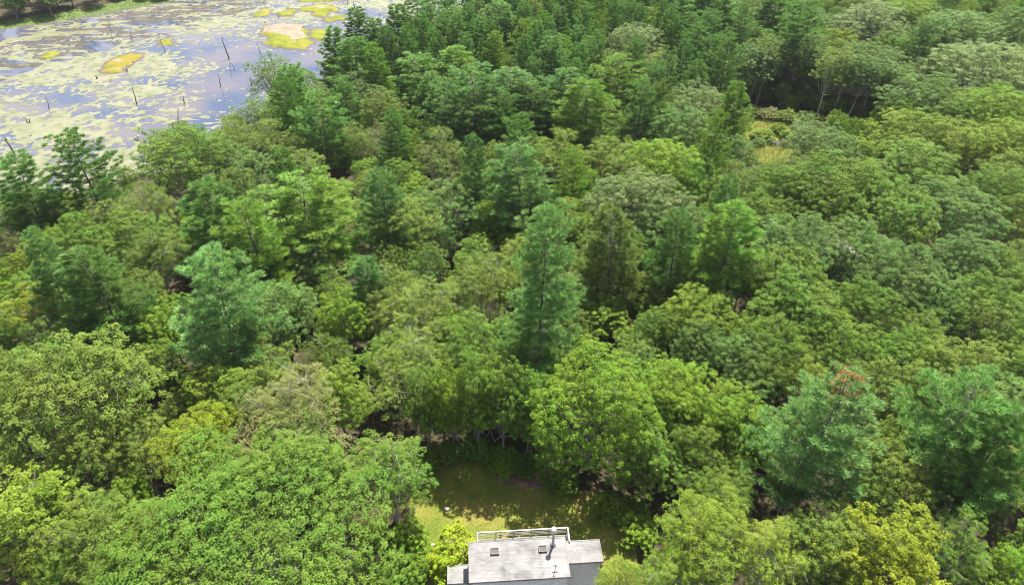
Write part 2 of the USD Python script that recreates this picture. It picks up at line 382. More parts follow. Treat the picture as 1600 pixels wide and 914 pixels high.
island("dark yellow island close to the leftmost lakeside pines", [(505, 30), (535, 24), (540, 32), (512, 35)], 0.35, "moss_green")
island("bright green moss clump between the long island and the largest one", [(488, 19), (514, 17), (512, 27), (492, 28)], 0.4, "moss_green")
island("orange-brown and yellow moss island in the middle of the pond", [(161, 116), (166, 98), (190, 88), (208, 83), (223, 88), (214, 96), (200, 104), (186, 115)], 0.45, "moss")
island("small round tuft island beside a thin leaning snag", [(249, 68), (256, 62), (270, 64), (272, 70), (254, 72)], 0.6, "moss_green")
island("flat ochre moss patch far left in the pond", [(62, 90), (80, 81), (94, 83), (86, 90), (68, 93)], 0.3, "moss_green")


# ------------------------------------------------------------------ dead standing trunks in the pond
def snag(base, top, r0, label, mat="bark_dark", stubs=3, seed=0, arms=()):
    rng = np.random.default_rng(seed)
    b = at(*base, WATER_Z)
    # the top lies on the pixel's ray, in the plane through the base square to the view
    d = FWD + (top[0] - 800) / F * np.array([1, 0, 0]) - (top[1] - 457) / F * UP
    tp = CAM + d * (b[1] / d[1])
    t = thing("dead_trunk", b)
    tag(t, label, "dead tree", "dead trunks standing in the pond")
    s = np.linspace(0, 1, 7)
    p = np.outer(s, tp - b) + np.c_[rng.normal(0, 0.05, (7, 2)), np.zeros(7)] * np.linalg.norm(tp - b) * 0.35
    p[0] = [0, 0, -0.5]
    obj("trunk", tubes([(p, r0 * (1 - 0.65 * s))], 6), mat, t, smooth=40)
    for k in range(stubs):
        i = rng.integers(1, 6)
        dr = unit(rng.normal(size=3) + [0, 0, 0.4])
        L = rng.uniform(0.5, 1.6)
        obj("branch", tubes([(np.array([p[i], p[i] + dr * L * 0.5, p[i] + dr * L + [0, 0, 0.2]]), [r0 * .35, r0 * .25, r0 * .12])], 4), mat, t)
    return t


SNAGS = [((26, 249), (8, 215), .34, "thick brown leaning snag at the left edge above a pine", "bark", 3),
         ((358, 93), (346, 58), .22, "tallest black snag standing in the blue open water"), ((214, 164), (206, 134), .16, "dark knobbly snag left of the pond centre"),
         ((345, 136), (341, 116), .14, "thin leaning snag in front of the pines' shore"), ((393, 134), (391, 119), .2, "short dark snag next to the shore trees"),
         ((407, 85), (401, 66), .12, "thin bent snag beside the largest moss island"), ((424, 98), (421, 85), .14, "dark snag just below the largest moss island"),
         ((258, 84), (246, 50), .10, "thin long snag rising behind the round tuft island"), ((78, 172), (72, 152), .10, "very thin snag alone among lily mats at left"),
         ((43, 192), (40, 185), .16, "left one of a pair of short black stumps"), ((47, 192), (45, 186), .16, "right one of a pair of short black stumps"),
         ((288, 162), (286, 151), .16, "short black stump in lily mats near the pond centre"), ((278, 194), (279, 168), .17, "pale grey bare snag near the shore", "bark_pale"),
         ((152, 124), (149, 118), .22, "dark stump in front of the orange-brown island"), ((199, 113), (197, 107), .18, "black stump at the orange-brown island's edge"),
         ((173, 127), (171, 124), .12, "tiny stump below the orange-brown island"), ((388, 103), (386, 98), .22, "black stump in open water beyond the shore trees"),
         ((366, 109), (362, 99), .12, "low dark stick in the open blue water"), ((554, 13), (552, 4), .22, "dark snag near the top behind the lakeside pines"),
         ((543, 8), (542, -4), .14, "thin snag at the top edge of the pond"), ((594, 26), (593, 21), .16, "short snag between two lakeside pine tops"),
         ((176, 64), (170, 34), .08, "very thin bare stem in the upper lily field"), ((205, 60), (203, 48), .10, "thin stem beside the dark reflections"),
         ((436, 28), (434, 25), .2, "small black stump among the yellow islands"), ((415, 37), (413, 34), .2, "black stump left above the largest moss island")]
for i, s in enumerate(SNAGS):
    snag(s[0], s[1], s[2], s[3], s[4] if len(s) > 4 else "bark_dark", s[5] if len(s) > 5 else 2, seed=i + 50)


# ------------------------------------------------------------------ tree shapes (classes; every tree refers to one of them)
def broadleaf(R, H, base, rng, lobes=18, tufts=300, leaves=95, leaf=0.30, tuft_r=0.62, flat=0.75, droop=0.0, gap=0.0, fill=0.18, lobe_r=0.34, upright=0.35, stem=0.016, twigs=70, sep=1.36, tries=7):
    """Crown and trunk of a deciduous tree: boughs end in lobes, lobes carry tufts, tufts are leaves."""
    Hc = H - base
    zc = base + Hc * 0.42
    cs, rs = [], []
    ga = math.pi * (3 - math.sqrt(5))
    for i in range(lobes):
        z = 1 - (i + 0.5) / lobes * 1.35
        a = i * ga + rng.normal(0, 0.35)
        s = math.sqrt(max(0, 1 - z * z))
        d = np.array([math.cos(a) * s, math.sin(a) * s, z])
        k = rng.uniform(0.42, 0.92)
        up = Hc * 0.58 if z > 0 else Hc * 0.42
        cs.append(np.array([0, 0, zc]) + d * k * np.array([R, R, up]))
        rs.append(R * lobe_r * rng.uniform(0.62, 1.35) * (1.12 - 0.35 * (k - 0.42)))
    cs.append(np.array([0, 0, zc])); rs.append(R * 0.6)
    cs, rs = np.array(cs), np.array(rs)
    # tufts: points on the lobes' upper and outer skin that lie inside no other lobe
    w = rs ** 2
    li = rng.choice(len(cs), size=tufts * tries, p=w / w.sum())
    d = unit(rng.normal(size=(tufts * tries, 3)) + [0, 0, 0.55])
    T = cs[li] + d * rs[li][:, None] * [1, 1, flat] * np.where(rng.random((tufts * tries, 1)) < 0.16, rng.uniform(1.08, 1.38, (tufts * tries, 1)), rng.uniform(0.84, 1.06, (tufts * tries, 1)))
    inside = np.zeros(len(T), bool)
    for c, r in zip(cs, rs):
        inside |= np.linalg.norm((T - c) / [1, 1, flat], axis=1) < r * 0.84
    T, d, li = T[~inside], d[~inside], li[~inside]
    sel, grid = [], {}
    mind = tuft_r * sep
    for i, p in enumerate(T):            # keep them apart
        key = tuple((p // mind).astype(int))
        near = [grid.get((key[0] + a, key[1] + b, key[2] + c), ()) for a in (-1, 0, 1) for b in (-1, 0, 1) for c in (-1, 0, 1)]
        if any(np.sum((T[j] - p) ** 2) < mind * mind for g in near for j in g):
            continue
        grid.setdefault(key, []).append(i)
        sel.append(i)
        if len(sel) >= tufts:
            break
    T, d, li = T[sel], d[sel], li[sel]
    if gap:
        ok = rng.random(len(T)) > gap * (0.3 + 1.2 * noise(T / (R * 0.35), 5))
        T, d, li = T[ok], d[ok], li[ok]
    m = len(T)
    tr = tuft_r * rng.uniform(0.6, 1.3, m)
    cnt = np.maximum(8, (leaves * (tr / tuft_r) ** 2)).astype(int)
    ti = np.repeat(np.arange(m), cnt)
    out = unit(d + [0, 0, upright])
    q = unit(rng.normal(size=(len(ti), 3)) + out[ti] * 0.9)
    rad = tr[ti] * rng.random(len(ti)) ** 0.35
    L = T[ti] + q * rad[:, None] * [1, 1, 0.72]
    if droop:
        L[:, 2] -= droop * rad * rng.random(len(ti)) * 1.5
    N = q * 0.55 + [0, 0.12, 0.85] + rng.normal(0, 0.36, (len(ti), 3))
    # sparse inner leaves, so that one does not look straight through
    nf = int(len(L) * fill)
    ci = rng.choice(len(cs), nf, p=w / w.sum())
    F_ = cs[ci] + unit(rng.normal(size=(nf, 3))) * (rs[ci] * rng.uniform(0.25, 0.66, nf))[:, None] * [1, 1, flat]
    crown = leaf_quads(np.vstack([L, F_]), np.vstack([N, rng.normal(size=(nf, 3)) + [0, 0, 0.5]]), leaf, rng)
    # trunk and limbs
    fork = base * rng.uniform(0.75, 0.95)
    r0 = stem * H
    lean = rng.normal(0, 0.25, 2)
    f0 = np.array([lean[0], lean[1], fork])
    tp = np.array([0, 0, zc + Hc * 0.2])
    paths = [(np.array([[0, 0, -0.4], [0, 0, 0.2], f0 * [.5, .5, .5], f0, (f0 + tp) / 2, tp]), r0 * np.array([1.5, 1.1, .9, .8, .5, .2]))]
    for c in cs[:-1]:
        e = c + [0, 0, 0.3]
        mid = f0 * 0.55 + e * 0.45 + [0, 0, -0.12 * Hc + rng.uniform(0, .1) * Hc]
        st_ = f0 + (tp - f0) * rng.uniform(0, 0.5)
        paths.append((np.array([st_, (st_ + mid) / 2, mid, e]), r0 * np.array([.45, .36, .27, .1])))
    for i in rng.choice(m, min(m, twigs), replace=False):
        c = cs[li[i]]
        paths.append((np.array([c, (c + T[i]) / 2 + rng.normal(0, .12, 3), T[i] + d[i] * tr[i] * (0.9 if droop else 0.2) * (3.0 if rng.random() < 0.2 else 1.0)]), r0 * np.array([.14, .10, .04])))
    return crown, tubes(paths, 5)


def pine(H, R, base, rng, whorls=19, per=6, tuft=62, needle=0.38, width=0.066, plume=0.40, dens=1.08, rise=0.25, flat_top=0.25, ragged=0.3):
    """White pine: whorls of rising boughs clothed in needle plumes; darker and barer inside."""
    zs = base + (H - base) * (np.linspace(0, 1, whorls) ** 0.9)
    PB, PD, paths = [], [], []
    lean = rng.normal(0, 0.02, 2)
    ctr = lambda z: np.array([lean[0] * z + 0.15 * math.sin(z * 0.35), lean[1] * z, z])
    tz = np.linspace(-0.4, H * 0.955, 12)
    paths.append((np.array([ctr(z) for z in tz]), 0.0115 * H * np.clip(1.0 - tz / H, 0.03, 2)))
    for i, z in enumerate(zs):
        t = (z - base) / (H - base)
        prof = (min(1, (t + 0.12) * 3.2) * (1 - t) ** 0.72 + flat_top * 0.35 * t) if t < 1 else 0.05
        n = max(3, int(round(per * (0.7 + 0.5 * (1 - t)))))
        a0 = rng.uniform(0, 6.28)
        for b in range(n):
            if rng.random() < 0.12 * ragged * 2 and t < 0.9:
                continue
            a = a0 + b * 6.283 / n + rng.normal(0, 0.25)
            L = R * prof * rng.uniform(1 - ragged * 1.2, 1 + ragged * 0.55) + 0.35
            up = rise * (0.4 + 1.6 * t) + rng.normal(0, 0.07)
            d = np.array([math.cos(a), math.sin(a), 0])
            s = np.linspace(0, 1, 6)
            curve = np.outer(s * L, d) + np.outer(up * L * (0.35 * s + 0.65 * s ** 2) - 0.10 * L * np.sin(s * 3.14) , [0, 0, 1]) + ctr(z)
            paths.append((curve, np.linspace(0.028 + 0.008 * L, 0.012, 6)))
            m = max(2, int(L * 3.1 * dens))
            s0 = np.clip((np.arange(m) + rng.uniform(0.2, 1.0, m)) / m, 0, 1) * 0.88 + 0.14
            s0[0] = 1.0
            base_p = np.stack([np.interp(s0, s, curve[:, k]) for k in range(3)], 1)
            side = np.array([-d[1], d[0], 0])
            spread = 0.30 * L * np.sin(np.clip(s0, 0, 1) * 2.7) * rng.uniform(-1, 1, m)
            pp = base_p + side * spread[:, None] + np.c_[np.zeros((m, 2)), rng.uniform(0.0, 0.25, m)]
            PB.append(pp); PD.append(d * 0.55 + side * np.sign(spread)[:, None] * 0.25 + [0, 0, 0.9])
    T, D = np.vstack(PB), unit(np.vstack(PD))
    sz = rng.uniform(0.65, 1.25, len(T))
    ti = np.repeat(np.arange(len(T)), (tuft * sz ** 2).astype(int) + 6)
    q = unit(rng.normal(size=(len(ti), 3)) * 0.8 + D[ti])
    off = q * (plume * sz[ti] * rng.random(len(ti)) ** 0.5)[:, None] * [1, 1, 0.52]
    crown = blades(T[ti] + off, unit(q * 0.7 + D[ti] * 0.8 + rng.normal(0, 0.25, (len(ti), 3))), needle, width, rng)
    return crown, tubes(paths, 4)


def spruce(H, R, base, rng, whorls=38, per=6):
    PB, PD, paths = [], [], []
    tz = np.linspace(-0.4, H, 10)
    paths.append((np.c_[np.zeros((10, 2)), tz], 0.016 * H * np.clip(1.12 - tz / H, 0.05, 2)))
    for z in base + (H - base) * np.linspace(0, 0.985, whorls):
        t = (z - base) / (H - base)
        for b in range(per):
            a = rng.uniform(0, 6.28)
            L = R * ((1 - t) ** 0.85) * rng.uniform(0.72, 1.15) + 0.2
            d = np.array([math.cos(a), math.sin(a), 0])
            s = np.linspace(0, 1, 5)
            curve = np.outer(s * L, d) + np.outer(-0.22 * L * np.sin(s * 2.4), [0, 0, 1]) + [0, 0, z]
            paths.append((curve, np.linspace(0.05, 0.012, 5)))
            m = max(4, int(L * 7))
            s0 = rng.uniform(0.2, 1.0, m)
            bp = np.stack([np.interp(s0, s, curve[:, k]) for k in range(3)], 1)
            side = np.array([-d[1], d[0], 0])
            sp = 0.25 * L * (1.05 - s0) * rng.uniform(-1, 1, m)
            PB.append(bp + side * sp[:, None] + np.c_[np.zeros((m, 2)), -rng.uniform(0, 0.35, m)])
            PD.append(d * 0.8 + side * np.sign(sp)[:, None] * 0.5 + np.c_[np.zeros((m, 2)), rng.uniform(-0.9, 0.35, m)])
    T, D = np.vstack(PB), unit(np.vstack(PD))
    ti = np.repeat(np.arange(len(T)), 20)
    crown = blades(T[ti] + rng.normal(0, 0.12, (len(ti), 3)), unit(rng.normal(size=(len(ti), 3)) * 0.55 + D[ti]), 0.34, 0.05, rng)
    return crown, tubes(paths, 4)


def R_(s):
    return np.random.default_rng(s)


SHAPES = {   # name: (crown, trunk), nominal crown width, height, bark
    "oak_a": (broadleaf(6.0, 14.5, 4.0, R_(1), 24, 520, 62, 0.225, 0.54, gap=0.14), 12.6, 14.5, "bark"),
    "oak_b": (broadleaf(6.0, 14.5, 4.0, R_(2), 30, 540, 58, 0.22, 0.52, lobe_r=0.27, gap=0.16), 12.6, 14.5, "bark"),
    "oak_c": (broadleaf(6.0, 14.0, 4.0, R_(3), 18, 520, 62, 0.225, 0.56, lobe_r=0.37, gap=0.14), 12.6, 14.0, "bark"),
    "oak_d": (broadleaf(5.6, 15.5, 4.5, R_(13), 34, 540, 56, 0.22, 0.50, lobe_r=0.24, gap=0.2, flat=0.9), 11.8, 15.5, "bark"),
    "maple_a": (broadleaf(5.0, 14.0, 3.0, R_(4), 24, 540, 58, 0.20, 0.47, flat=0.55, lobe_r=0.33, gap=0.12), 10.6, 14.0, "bark"),
    "maple_b": (broadleaf(5.0, 15.0, 2.5, R_(5), 32, 560, 56, 0.20, 0.45, flat=0.65, lobe_r=0.27, gap=0.12), 10.6, 15.0, "bark"),
    "maple_c": (broadleaf(3.4, 14.0, 2.0, R_(6), 28, 420, 56, 0.19, 0.43, flat=0.7, lobe_r=0.36, gap=0.12), 7.4, 14.0, "bark"),
    "airy_a": (broadleaf(5.0, 14.0, 3.5, R_(7), 26, 640, 52, 0.15, 0.44, flat=0.8, droop=0.5, gap=0.34, fill=0.30, lobe_r=0.27, upright=0.1), 10.6, 14.0, "bark_pale"),
    "airy_b": (broadleaf(4.6, 15.0, 4.0, R_(8), 34, 640, 50, 0.145, 0.40, flat=0.9, droop=0.3, gap=0.38, fill=0.35, lobe_r=0.23, upright=0.5), 9.8, 15.0, "bark_pale"),
    "airy_c": (broadleaf(4.2, 13.0, 2.5, R_(9), 22, 560, 52, 0.155, 0.42, flat=0.9, droop=0.2, gap=0.28, fill=0.30, lobe_r=0.31, upright=0.3), 9.0, 13.0, "bark"),
    "tall_a": (broadleaf(3.6, 17.0, 6.5, R_(10), 20, 400, 44, 0.19, 0.40, lobe_r=0.32, gap=0.35, flat=1.0, stem=0.0085), 7.6, 17.0, "bark_pale"),
    "bare_a": (broadleaf(3.4, 12.0, 3.0, R_(14), 30, 240, 6, 0.15, 0.5, lobe_r=0.28, flat=1.0, fill=0.05, twigs=240), 7.2, 12.0, "bark_pale"),
    "great_maple": (broadleaf(11.0, 17.0, 4.0, R_(11), 54, 2500, 56, 0.18, 0.48, flat=0.75, lobe_r=0.24, fill=0.14, gap=0.03, sep=1.2, tries=12, twigs=50), 23.0, 17.0, "bark"),
    "round_maple": (broadleaf(6.2, 17.0, 1.2, R_(12), 44, 1150, 54, 0.20, 0.48, flat=0.85, lobe_r=0.28, fill=0.1, gap=0.10), 13.0, 17.0, "bark"),
    "pine_a": (pine(21.0, 4.3, 3.5, R_(20)), 7.2, 21.0, "bark_dark"),
    "pine_b": (pine(22.0, 4.6, 5.0, R_(21), whorls=17, ragged=0.45, flat_top=0.5), 7.6, 22.0, "bark_dark"),
    "pine_c": (pine(20.0, 3.9, 3.0, R_(22), whorls=20, rise=0.4, flat_top=0.2), 6.6, 20.0, "bark_dark"),
    "pine_d": (pine(22.0, 4.8, 4.5, R_(23), whorls=15, ragged=0.5, flat_top=0.7, dens=1.15), 8.2, 22.0, "bark_dark"),
    "pine_tall": (pine(29.0, 4.9, 3.0, R_(24), whorls=26, per=7, ragged=0.5, flat_top=0.9, dens=1.15), 8.4, 29.0, "bark_dark"),
    "spruce_a": (pine(23.0, 5.6, 1.5, R_(30), whorls=28, per=7, rise=-0.02, flat_top=0.0, ragged=0.3, dens=0.85), 8.2, 23.0, "bark_dark"),
    "shrub_a": (broadleaf(2.2, 2.8, 0.3, R_(40), 14, 130, 80, 0.17, 0.36, lobe_r=0.42, fill=0.1), 4.8, 2.8, "bark"),
    "shrub_b": (broadleaf(2.4, 3.6, 0.4, R_(41), 16, 130, 80, 0.19, 0.38, lobe_r=0.36, fill=0.15), 5.2, 3.6, "bark"),
}
classes = {}


def tree_class(shape, colour):
    key = (shape, colour)
    if key not in classes:
        base = f"/World/shape_{shape}"
        (crown, trunk), w, h, bark = SHAPES[shape]
        p = f"/World/kind_{shape}_{colour}"
        stage.CreateClassPrim(p)
        usdkit.mesh(stage, p + "/trunk", trunk, "/World/Looks/" + bark)
        usdkit.mesh(stage, p + "/crown", crown, "/World/Looks/leaf_" + colour)
        classes[key] = p
    return classes[key]


trees = []      # dicts


def plant(name, shape, colour, x, y, width, h, rng, label=None, lean=(0, 0), rot=None, hand=False):
    (_, w0, h0, _) = SHAPES[shape]
    trees.append(dict(name=name, shape=shape, colour=colour, x=x, y=y, w=width, h=h, sx=width / w0, sz=h / h0, rot=rng.uniform(0, 360) if rot is None else rot, lean=lean, label=label, hand=hand))


# ------------------------------------------------------------------ the trees that can be told apart in the photograph
# kind, pixel of the crown's middle (broadleaf) or of the top (pine), crown width in pixels, colour, [own label], [height]
HAND = [
    ("great", 400, 835, 470, "mid", "huge spreading green maple filling the bottom left, left of the house", 16),
    ("M", 40, 800, 200, "yellow", "pale yellow-green maple in the lower left corner"),
    ("A", 140, 700, 130, "olive"), ("A", 215, 705, 110, "olive"), ("A", 165, 835, 140, "olive"), ("A", 205, 895, 110, "mid"),
    ("O", 130, 610, 240, "olive", "wide knobbly olive-green oak above the lower left corner"),
    ("M", 15, 640, 80, "mid"), ("M", 315, 695, 140, "gold", "yellow-leaved maple behind the huge green maple"),
    ("M", 350, 615, 110, "yellow"), ("O", 400, 615, 105, "olive"),
    ("A", 455, 665, 190, "tan", "brownish airy tree with pale branches behind the huge maple"),
    ("M", 528, 615, 110, "yellow", "bright lime crown between the brownish airy tree and the dark wood edge"),
    ("A", 608, 735, 150, "mid", "feathery green tree standing at the left edge of the lawn"),
    ("M", 500, 735, 70, "yellow"), ("A", 425, 570, 100, "olive"),
    ("P", 112, 207, 105, "pine_green", "big two-tiered dark pine standing against the pond", 22), ("P", 12, 245, 100, "pine_green", "dark pine at the left edge beside the pond", 20),
    ("A", 45, 335, 100, "olive"), ("M", 85, 350, 45, "yellow"), ("A", 165, 352, 100, "olive"), ("P", 312, 288, 110, "pine_green", None, 20),
    ("O", 290, 245, 170, "mid"), ("O", 375, 262, 100, "grey"), ("A", 262, 232, 70, "tan"), ("M", 288, 208, 50, "mid"),
    ("A", 380, 225, 90, "olive"), ("M", 412, 238, 60, "yellow"), ("M", 220, 372, 130, "mid"), ("A", 225, 332, 120, "olive"), ("O", 120, 385, 120, "mid"),
    ("P", 42, 366, 80, "pine_blue"), ("A", 18, 398, 60, "tan"), ("A", 240, 405, 110, "olive"),
    ("P", 388, 318, 115, "pine_light", "bright yellow-green pine left of the larger fan-shaped one"), ("P", 476, 286, 180, "pine_light", "large fan-shaped bright pine left of centre", 20),
    ("P", 142, 402, 135, "pine_green", None, 19), ("A", 60, 485, 110, "gold"), ("A", 215, 462, 100, "olive"), ("M", 265, 505, 90, "bright"),
    ("P", 320, 402, 150, "pine_pale", "large blue-green pine on the left with layered plumes", 23),
    ("O", 440, 490, 145, "grey", "grey-green knobbly oak right of the large left blue-green pine"), ("O", 485, 420, 90, "pale"),
    ("T", 535, 495, 75, "bright", "tall narrow bright green tree left of centre"), ("A", 412, 312, 70, "grey"), ("A", 470, 265, 90, "olive"), ("A", 432, 228, 110, "olive"), ("A", 365, 302, 80, "olive"),
    ("A", 556, 228, 80, "olive"), ("A", 502, 237, 70, "olive"), ("M", 640, 228, 60, "bright"), ("A", 692, 243, 120, "olive"), ("A", 592, 218, 50, "tan"),
    ("P", 590, 262, 90, "pine_blue"), ("A", 640, 345, 130, "olive"), ("O", 700, 325, 110, "grey"), ("O", 690, 375, 60, "grey"), ("M", 765, 345, 70, "bright"),
    ("A", 672, 412, 80, "mid"), ("O", 607, 412, 70, "olive"), ("M", 652, 415, 40, "bright"), ("P", 572, 410, 70, "pine_blue", None, 15),
    ("A", 620, 455, 110, "olive"), ("A", 662, 488, 140, "olive"), ("A", 600, 490, 100, "olive"), ("M", 695, 505, 60, "bright"), ("A", 640, 590, 140, "olive"), ("M", 690, 630, 75, "bright"),
    ("A", 750, 450, 130, "olive"), ("A", 735, 540, 110, "mid"), ("M", 600, 560, 90, "mid"),
    ("tallP", 850, 330, 112, "pine_pale", "tall blue-green pine at the centre, above the house", 29),
    ("S", 968, 318, 125, "pine_dark", "tall dark olive spruce right of the central blue-green pine", 21),
    ("round", 930, 618, 186, "bright", "tall rounded yellow-green maple at the right end of the lawn", 19),
    ("T", 704, 622, 72, "bright", None, 16), ("T", 742, 612, 84, "mid", None, 18), ("T", 785, 618, 80, "mid", None, 17.5), ("T", 826, 628, 74, "mid", None, 16.5), ("T", 664, 622, 66, "mid", None, 15), ("M", 870, 575, 70, "mid"), ("A", 905, 520, 70, "olive"), ("M", 800, 560, 70, "mid"), ("T", 860, 690, 60, "mid", None, 11),
    ("M", 1055, 612, 125, "bright"), ("M", 1080, 650, 110, "bright"), ("M", 1145, 645, 115, "bright"), ("M", 1090, 705, 95, "mid"), ("M", 1010, 705, 105, "mid"), ("M", 1180, 690, 80, "mid"),
    ("O", 1090, 545, 85, "grey"), ("A", 1090, 490, 115, "yellow"), ("M", 900, 375, 80, "mid"), ("A", 890, 350, 100, "yellow"), ("M", 840, 322, 70, "mid"), ("M", 915, 288, 60, "bright"), ("M", 936, 322, 45, "gold"),
    ("P", 815, 228, 115, "pine_blue", None, 20), ("A", 880, 243, 110, "yellow"), ("A", 955, 248, 90, "olive"),
    ("O", 1030, 268, 145, "bright"), ("O", 1000, 320, 145, "pale"), ("O", 1090, 295, 100, "mid"), ("O", 1070, 375, 115, "grey"), ("O", 1020, 360, 90, "grey"),
    ("P", 1140, 325, 120, "pine_light", "bright green pine among the oaks right of centre", 20), ("P", 1142, 283, 75, "pine_green"),
    ("O", 1195, 348, 100, "mid"), ("O", 1205, 302, 115, "mid"), ("O", 1290, 288, 150, "mid"), ("O", 1300, 335, 120, "mid"), ("O", 1250, 385, 150, "grey"), ("O", 1230, 437, 150, "mid"),
    ("O", 1340, 393, 120, "grey"), ("O", 1400, 337, 140, "mid"), ("O", 1430, 277, 150, "mid"), ("O", 1482, 335, 130, "grey"), ("O", 1550, 305, 120, "mid"), ("O", 1592, 345, 100, "olive"),
    ("O", 1400, 435, 150, "grey"), ("O", 1500, 405, 120, "grey"), ("O", 1562, 428, 100, "mid"), ("O", 1450, 475, 130, "grey"), ("O", 1542, 495, 150, "mid"), ("O", 1350, 487, 120, "mid"),
    ("O", 1240, 490, 140, "mid"), ("O", 1210, 548, 130, "mid"), ("O", 1312, 547, 130, "mid"), ("A", 1425, 520, 90, "yellow"), ("O", 1420, 560, 120, "mid"), ("O", 1502, 585, 140, "olive"), ("O", 1582, 568, 120, "mid"),
    ("O", 1385, 605, 120, "olive"), ("A", 1252, 592, 90, "yellow"), ("O", 1170, 572, 110, "grey"), ("A", 1330, 610, 90, "olive"),
    ("rust", 1290, 600, 165, "pine_pale", "leaning blue-green pine with a rusty dead top", 20),
    ("P", 1532, 596, 190, "pine_green", "broad dark green pine near the right edge", 20), ("P", 1585, 640, 110, "pine_green"),
    ("O", 1385, 755, 150, "olive", "olive-yellow oak between the rusty-topped and the broad dark pine"), ("O", 1388, 690, 75, "olive"),
    ("M", 1375, 862, 200, "gold", "bright golden-green round maple at the lower right"),
    ("A", 1280, 850, 130, "olive"), ("A", 1100, 835, 180, "yellow", "pale olive feathery tree right of the house"), ("A", 1195, 865, 130, "yellow"), ("A", 968, 910, 90, "yellow", "sparse yellowish crown overlapping the front right corner of the house"), ("A", 1040, 898, 110, "yellow"),
    ("A", 1490, 850, 125, "mid"), ("M", 1585, 890, 85, "bright"), ("O", 1540, 780, 90, "grey"), ("A", 1230, 760, 60, "mid"),
    ("M", 1450, 222, 150, "yellow"), ("M", 1385, 212, 90, "yellow"), ("M", 1560, 228, 110, "yellow"), ("A", 1565, 250, 80, "yellow"),
    ("O", 1450, 157, 140, "grey"), ("O", 1540, 110, 150, "pale"), ("O", 1500, 52, 130, "grey"), ("M", 1415, 25, 80, "bright"), ("O", 1360, 38, 110, "pale"), ("M", 1462, 66, 80, "mid"), ("O", 1590, 45, 90, "grey"),
    ("M", 1545, 178, 130, "bright"), ("M", 1475, 190, 110, "mid"), ("M", 1405, 180, 80, "bright"), ("A", 1430, 118, 60, "pale"), ("O", 1350, 105, 100, "grey"), ("M", 1312, 72, 70, "gold"),
    ("P", 1258, 0, 85, "pine_green", "tallest dark pine at the top beside the pale bare trunks", 24), ("P", 1212, -10, 80, "pine_green"),
    ("M", 1306, 192, 42, "bright"), ("M", 1340, 208, 50, "bright"), ("A", 1268, 207, 55, "pale", "silvery pale bushy tree beside the grassy clearing at upper right"),
    ("P", 1120, 180, 60, "pine_light"), ("O", 1090, 170, 100, "pale"), ("O", 1060, 205, 110, "grey"), ("A", 985, 70, 90, "pale"), ("A", 1030, 110, 90, "olive"), ("M", 1025, 35, 60, "bright"),
    ("P", 520, 45, 60, "pine_green", None, 19), ("P", 556, 18, 60, "pine_green", "pine whose tufted top stands out against the pond beside the moss islands", 19), ("P", 586, 32, 45, "pine_green", None, 17), ("P", 618, 10, 60, "pine_green", None, 20),
    ("P", 650, -5, 75, "pine_green"), ("P", 548, 62, 85, "pine_green", None, 19), ("P", 458, 108, 80, "pine_green", None, 19), ("P", 492, 152, 105, "pine_green", None, 19), ("A", 425, 110, 90, "mid"),
    ("A", 560, 145, 90, "grey"), ("A", 600, 175, 80, "olive"), ("P", 660, 88, 110, "pine_green"), ("P", 705, 78, 90, "pine_light"), ("P", 740, 108, 110, "pine_blue"), ("P", 792, 112, 110, "pine_blue"), ("P", 690, 130, 90, "pine_blue"),
    ("P", 832, 128, 100, "pine_blue"), ("P", 893, 118, 90, "pine_blue"), ("P", 925, 130, 115, "pine_light", "bright light green pine in the dense stand of darker pines"), ("P", 972, 92, 110, "pine_light"), ("P", 1005, 130, 80, "pine_green"), ("P", 1032, 132, 50, "pine_dark"),
    ("D", 592, 222, 55, "tan"), ("D", 988, 222, 60, "tan"), ("D", 1075, 52, 50, "tan"), ("D", 330, 455, 40, "tan"), ("D", 1150, 590, 45, "tan"), ("D", 760, 500, 45, "tan"),
    ("P", 700, 10, 80, "pine_green"), ("P", 770, 5, 90, "pine_green"), ("P", 860, 62, 70, "pine_blue"), ("P", 836, 0, 60, "pine_dark"), ("P", 1060, -12, 80, "pine_green"), ("P", 1120, -20, 90, "pine_green"),
]
rng = np.random.default_rng(77)
pr = random.Random(5)
NAME = {"P": "pine_tree", "S": "spruce_tree", "O": "oak_tree", "M": "maple_tree", "A": "broadleaf_tree", "T": "maple_tree", "great": "maple_tree", "round": "maple_tree", "rust": "pine_tree", "tallP": "pine_tree", "L": "broadleaf_tree", "D": "bare_tree"}


def choose(kind):
    return {"P": ["pine_a", "pine_b", "pine_c", "pine_d"], "S": ["spruce_a"], "O": ["oak_a", "oak_b", "oak_c", "oak_d"], "D": ["bare_a"], "M": ["maple_a", "maple_b"], "A": ["airy_a", "airy_b", "airy_c"], "T": ["maple_c"],
            "great": ["great_maple"], "round": ["round_maple"], "rust": ["pine_d"], "tallP": ["pine_tall"], "L": ["tall_a"]}[kind]


for row in HAND:
    kind, u, v, wpx, col = row[:5]
    label, h = (row[5] if len(row) > 5 else None), (row[6] if len(row) > 6 else None)
    pineish = kind in ("P", "S", "rust", "tallP")
    h = h or (pr.uniform(17.5, 21) if pineish else 12.0)
    for _ in range(4):
        zc = h if pineish else 0.66 * h
        p = at(u, v, zc)
        wm = wpx / scale_at(p)
        if len(row) < 7 and not pineish:
            h = float(np.clip(7.0 + 0.62 * wm, 6.5, 18))
    if kind == "T":
        h = row[6] if len(row) > 6 else 15
        p = at(u, v, 0.6 * h)
    shape = pr.choice(choose(kind))
    if kind == "M" and wm < 6.5:
        shape = "maple_c"
    if label and "two-tiered" in label:
        shape = "pine_d"
    plant(NAME[kind], shape, col, p[0], p[1], wm, h, rng, label, hand=True, lean=(7, 0) if kind == "rust" else (rng.normal(0, 1.5), rng.normal(0, 1.5)))
    trees[-1]["rust"] = kind == "rust"

